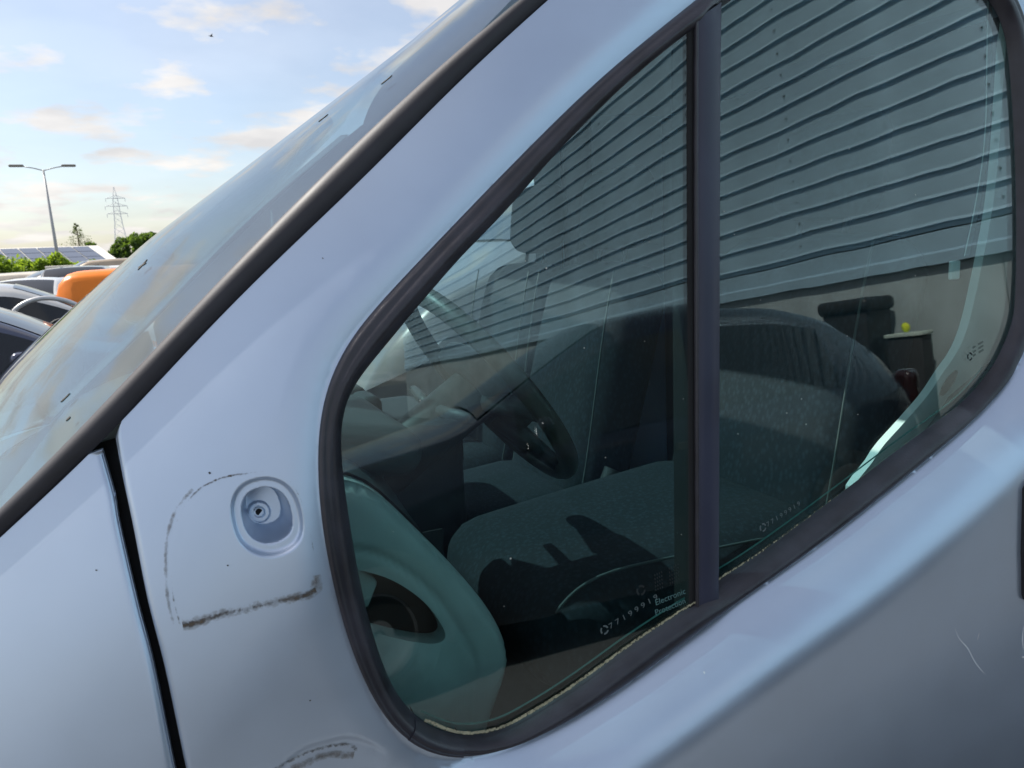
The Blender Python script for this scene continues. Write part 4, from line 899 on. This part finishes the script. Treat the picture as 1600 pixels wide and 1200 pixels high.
# plants
def leafmat(nm, c):
    if nm in MATS: return MATS[nm]
    m = M(nm, c, 0.6, var=0.45, scale=1.6); t = m.node_tree; b = t.nodes['Principled BSDF']; o = t.nodes['Material Output']
    tr = t.nodes.new('ShaderNodeBsdfTranslucent'); tr.inputs[0].default_value = (min(1, c[0]*2.2), min(1, c[1]*2.0), c[2], 1); mx_ = t.nodes.new('ShaderNodeMixShader'); mx_.inputs[0].default_value = 0.5
    t.links.new(b.outputs[0], mx_.inputs[1]); t.links.new(tr.outputs[0], mx_.inputs[2]); t.links.new(mx_.outputs[0], o.inputs[0]); return m
def leaves(n, fpos, size):
    mb = MB()
    for _ in range(n):
        p = np.array(fpos()); a = rng.normal(size=3); a /= np.linalg.norm(a); b = np.cross(a, rng.normal(size=3)); b /= np.linalg.norm(b); s = size*rng.uniform(.6, 1.4)
        mb.add([p-a*s, p+b*s*.45, p+a*s, p-b*s*.45], [(0, 1, 2, 3)])
    return mb
def shrub(name, label, cat, loc, rx, h, n, size, col, group):
    t = thing(name, label, cat, loc, 0, group)
    cl = [(rng.uniform(-.7, .7)*rx, rng.uniform(-.5, .5)*rx*.6, h*rng.uniform(.35, .85), rng.uniform(.3, .55)*min(rx, h)) for _ in range(9)]
    def fp():
        c = cl[rng.integers(0, len(cl))]; d = rng.normal(size=3); d /= np.linalg.norm(d); return np.array(c[:3])+d*c[3]*rng.uniform(.55, 1.0)
    leaves(n, fp, size).build('foliage', leafmat(col[0], col[1]), t, False, True)
    mb = MB()
    for c in cl: mb.tube([(0, 0, 0), (c[0]*.4, c[1]*.4, c[2]*.5), c[:3]], [.06, .04, .015], 5)
    mb.build('stem', M('bark', (0.10, 0.075, 0.05), 0.9), t, True, True)
GR = ('bright_leaf', (0.17, 0.26, 0.035)); GR2 = ('mid_leaf', (0.08, 0.14, 0.03))
for i, (x, y, r_, h) in enumerate([(-10.4,49,1.6,2.7),(-8.5,48.5,1.5,2.6),(-7.2,49.5,1.1,2.5),(-6.1,48.7,1.0,2.7),(-5.0,49.2,.8,2.45),(-4.2,48.6,.7,2.35)]):
    shrub('hedge_shrub', ['bright green shrub at the far left edge of the hedge', 'full bright green shrub left of the lamp post', 'bright green shrub just left of the lamp post foot', 'rounded bright green shrub behind the lamp post', 'small green shrub right of the lamp post', 'smallest green shrub at the right end of the hedge'][i], 'shrub', (x, y, 0), r_, h, 1500, .13, GR, 'hedge shrubs before the solar hall')
def wood(name, label, loc, rx, h):
    shrub(name, label, 'tree', loc, rx, h, 2200, .5, GR2, 'trees behind the solar hall')
for i, (x, y, r_, h) in enumerate([(-16.5,215,3.2,9.4),(-12.8,220,3.6,10.4),(-9.2,218,3.2,10.6),(-6.0,221,3.5,11.6),(-2.0,220,4,12.6)]):
    wood('far_tree', ['low green tree left of the pylon foot', 'rounded green tree before the pylon foot', 'green tree right of the pylon foot', 'taller green tree where the windscreen meets the skyline', 'green tree mostly hidden by the windscreen'][i], (x, y, 0), r_, h)
tr = thing('bare_pine', 'thin airy pine between the lamp post and the pylon', 'tree', (-11.2, 118.8, 0))
mb = MB(); mb.tube([(0,0,0),(.05,0,4),(0,0,8.2)], [.18,.12,.03], 8); tips = []
for k in range(34):
    h = 4.6+3.4*k/33; l = (8.5-h)*.42*rng.uniform(.6, 1.1)+.12; a = rng.uniform(0, 6.28); e = (l*math.cos(a), l*math.sin(a), h+l*.25); mb.tube([(0,0,h-.1),(e[0]*.5,e[1]*.5,h),e], [.03,.02,.01], 4); tips += [(e, l*.3), ((e[0]*.6, e[1]*.6, h+.05), l*.25)]
mb.build('trunk', M('bark', (0.10, 0.075, 0.05), 0.9), tr, True, True)
def fp():
    c, r_ = tips[rng.integers(0, len(tips))]; return np.array(c)+rng.normal(size=3)*max(.08, r_)*.6
leaves(900, fp, .09).build('crown', leafmat('pine_needles', (0.07, 0.10, 0.045)), tr, False, True)
# bird
bd = MB().add([(-.5,0,0),(0,-.08,.05),(.45,0,0),(0,.08,.05),(0,0,-.09),(-.05,-.9,.28),(.15,-.05,.03),(-.05,.9,.28),(.15,.05,.03),(-.2,0,.02)], [(0,1,4),(1,2,4),(2,3,4),(3,0,4),(0,3,1),(1,3,2),(9,5,6),(9,8,7)]).build('bird', M('dark_feather', (0.03, 0.03, 0.03), 0.8)); bd.location = (4.41, 59.1, 17.33); bd.scale = (.45, .45, .45); bd.rotation_euler = (0.1, 0.1, 0.2)
tag(bd, 'tiny dark bird gliding high in the sky', 'bird')
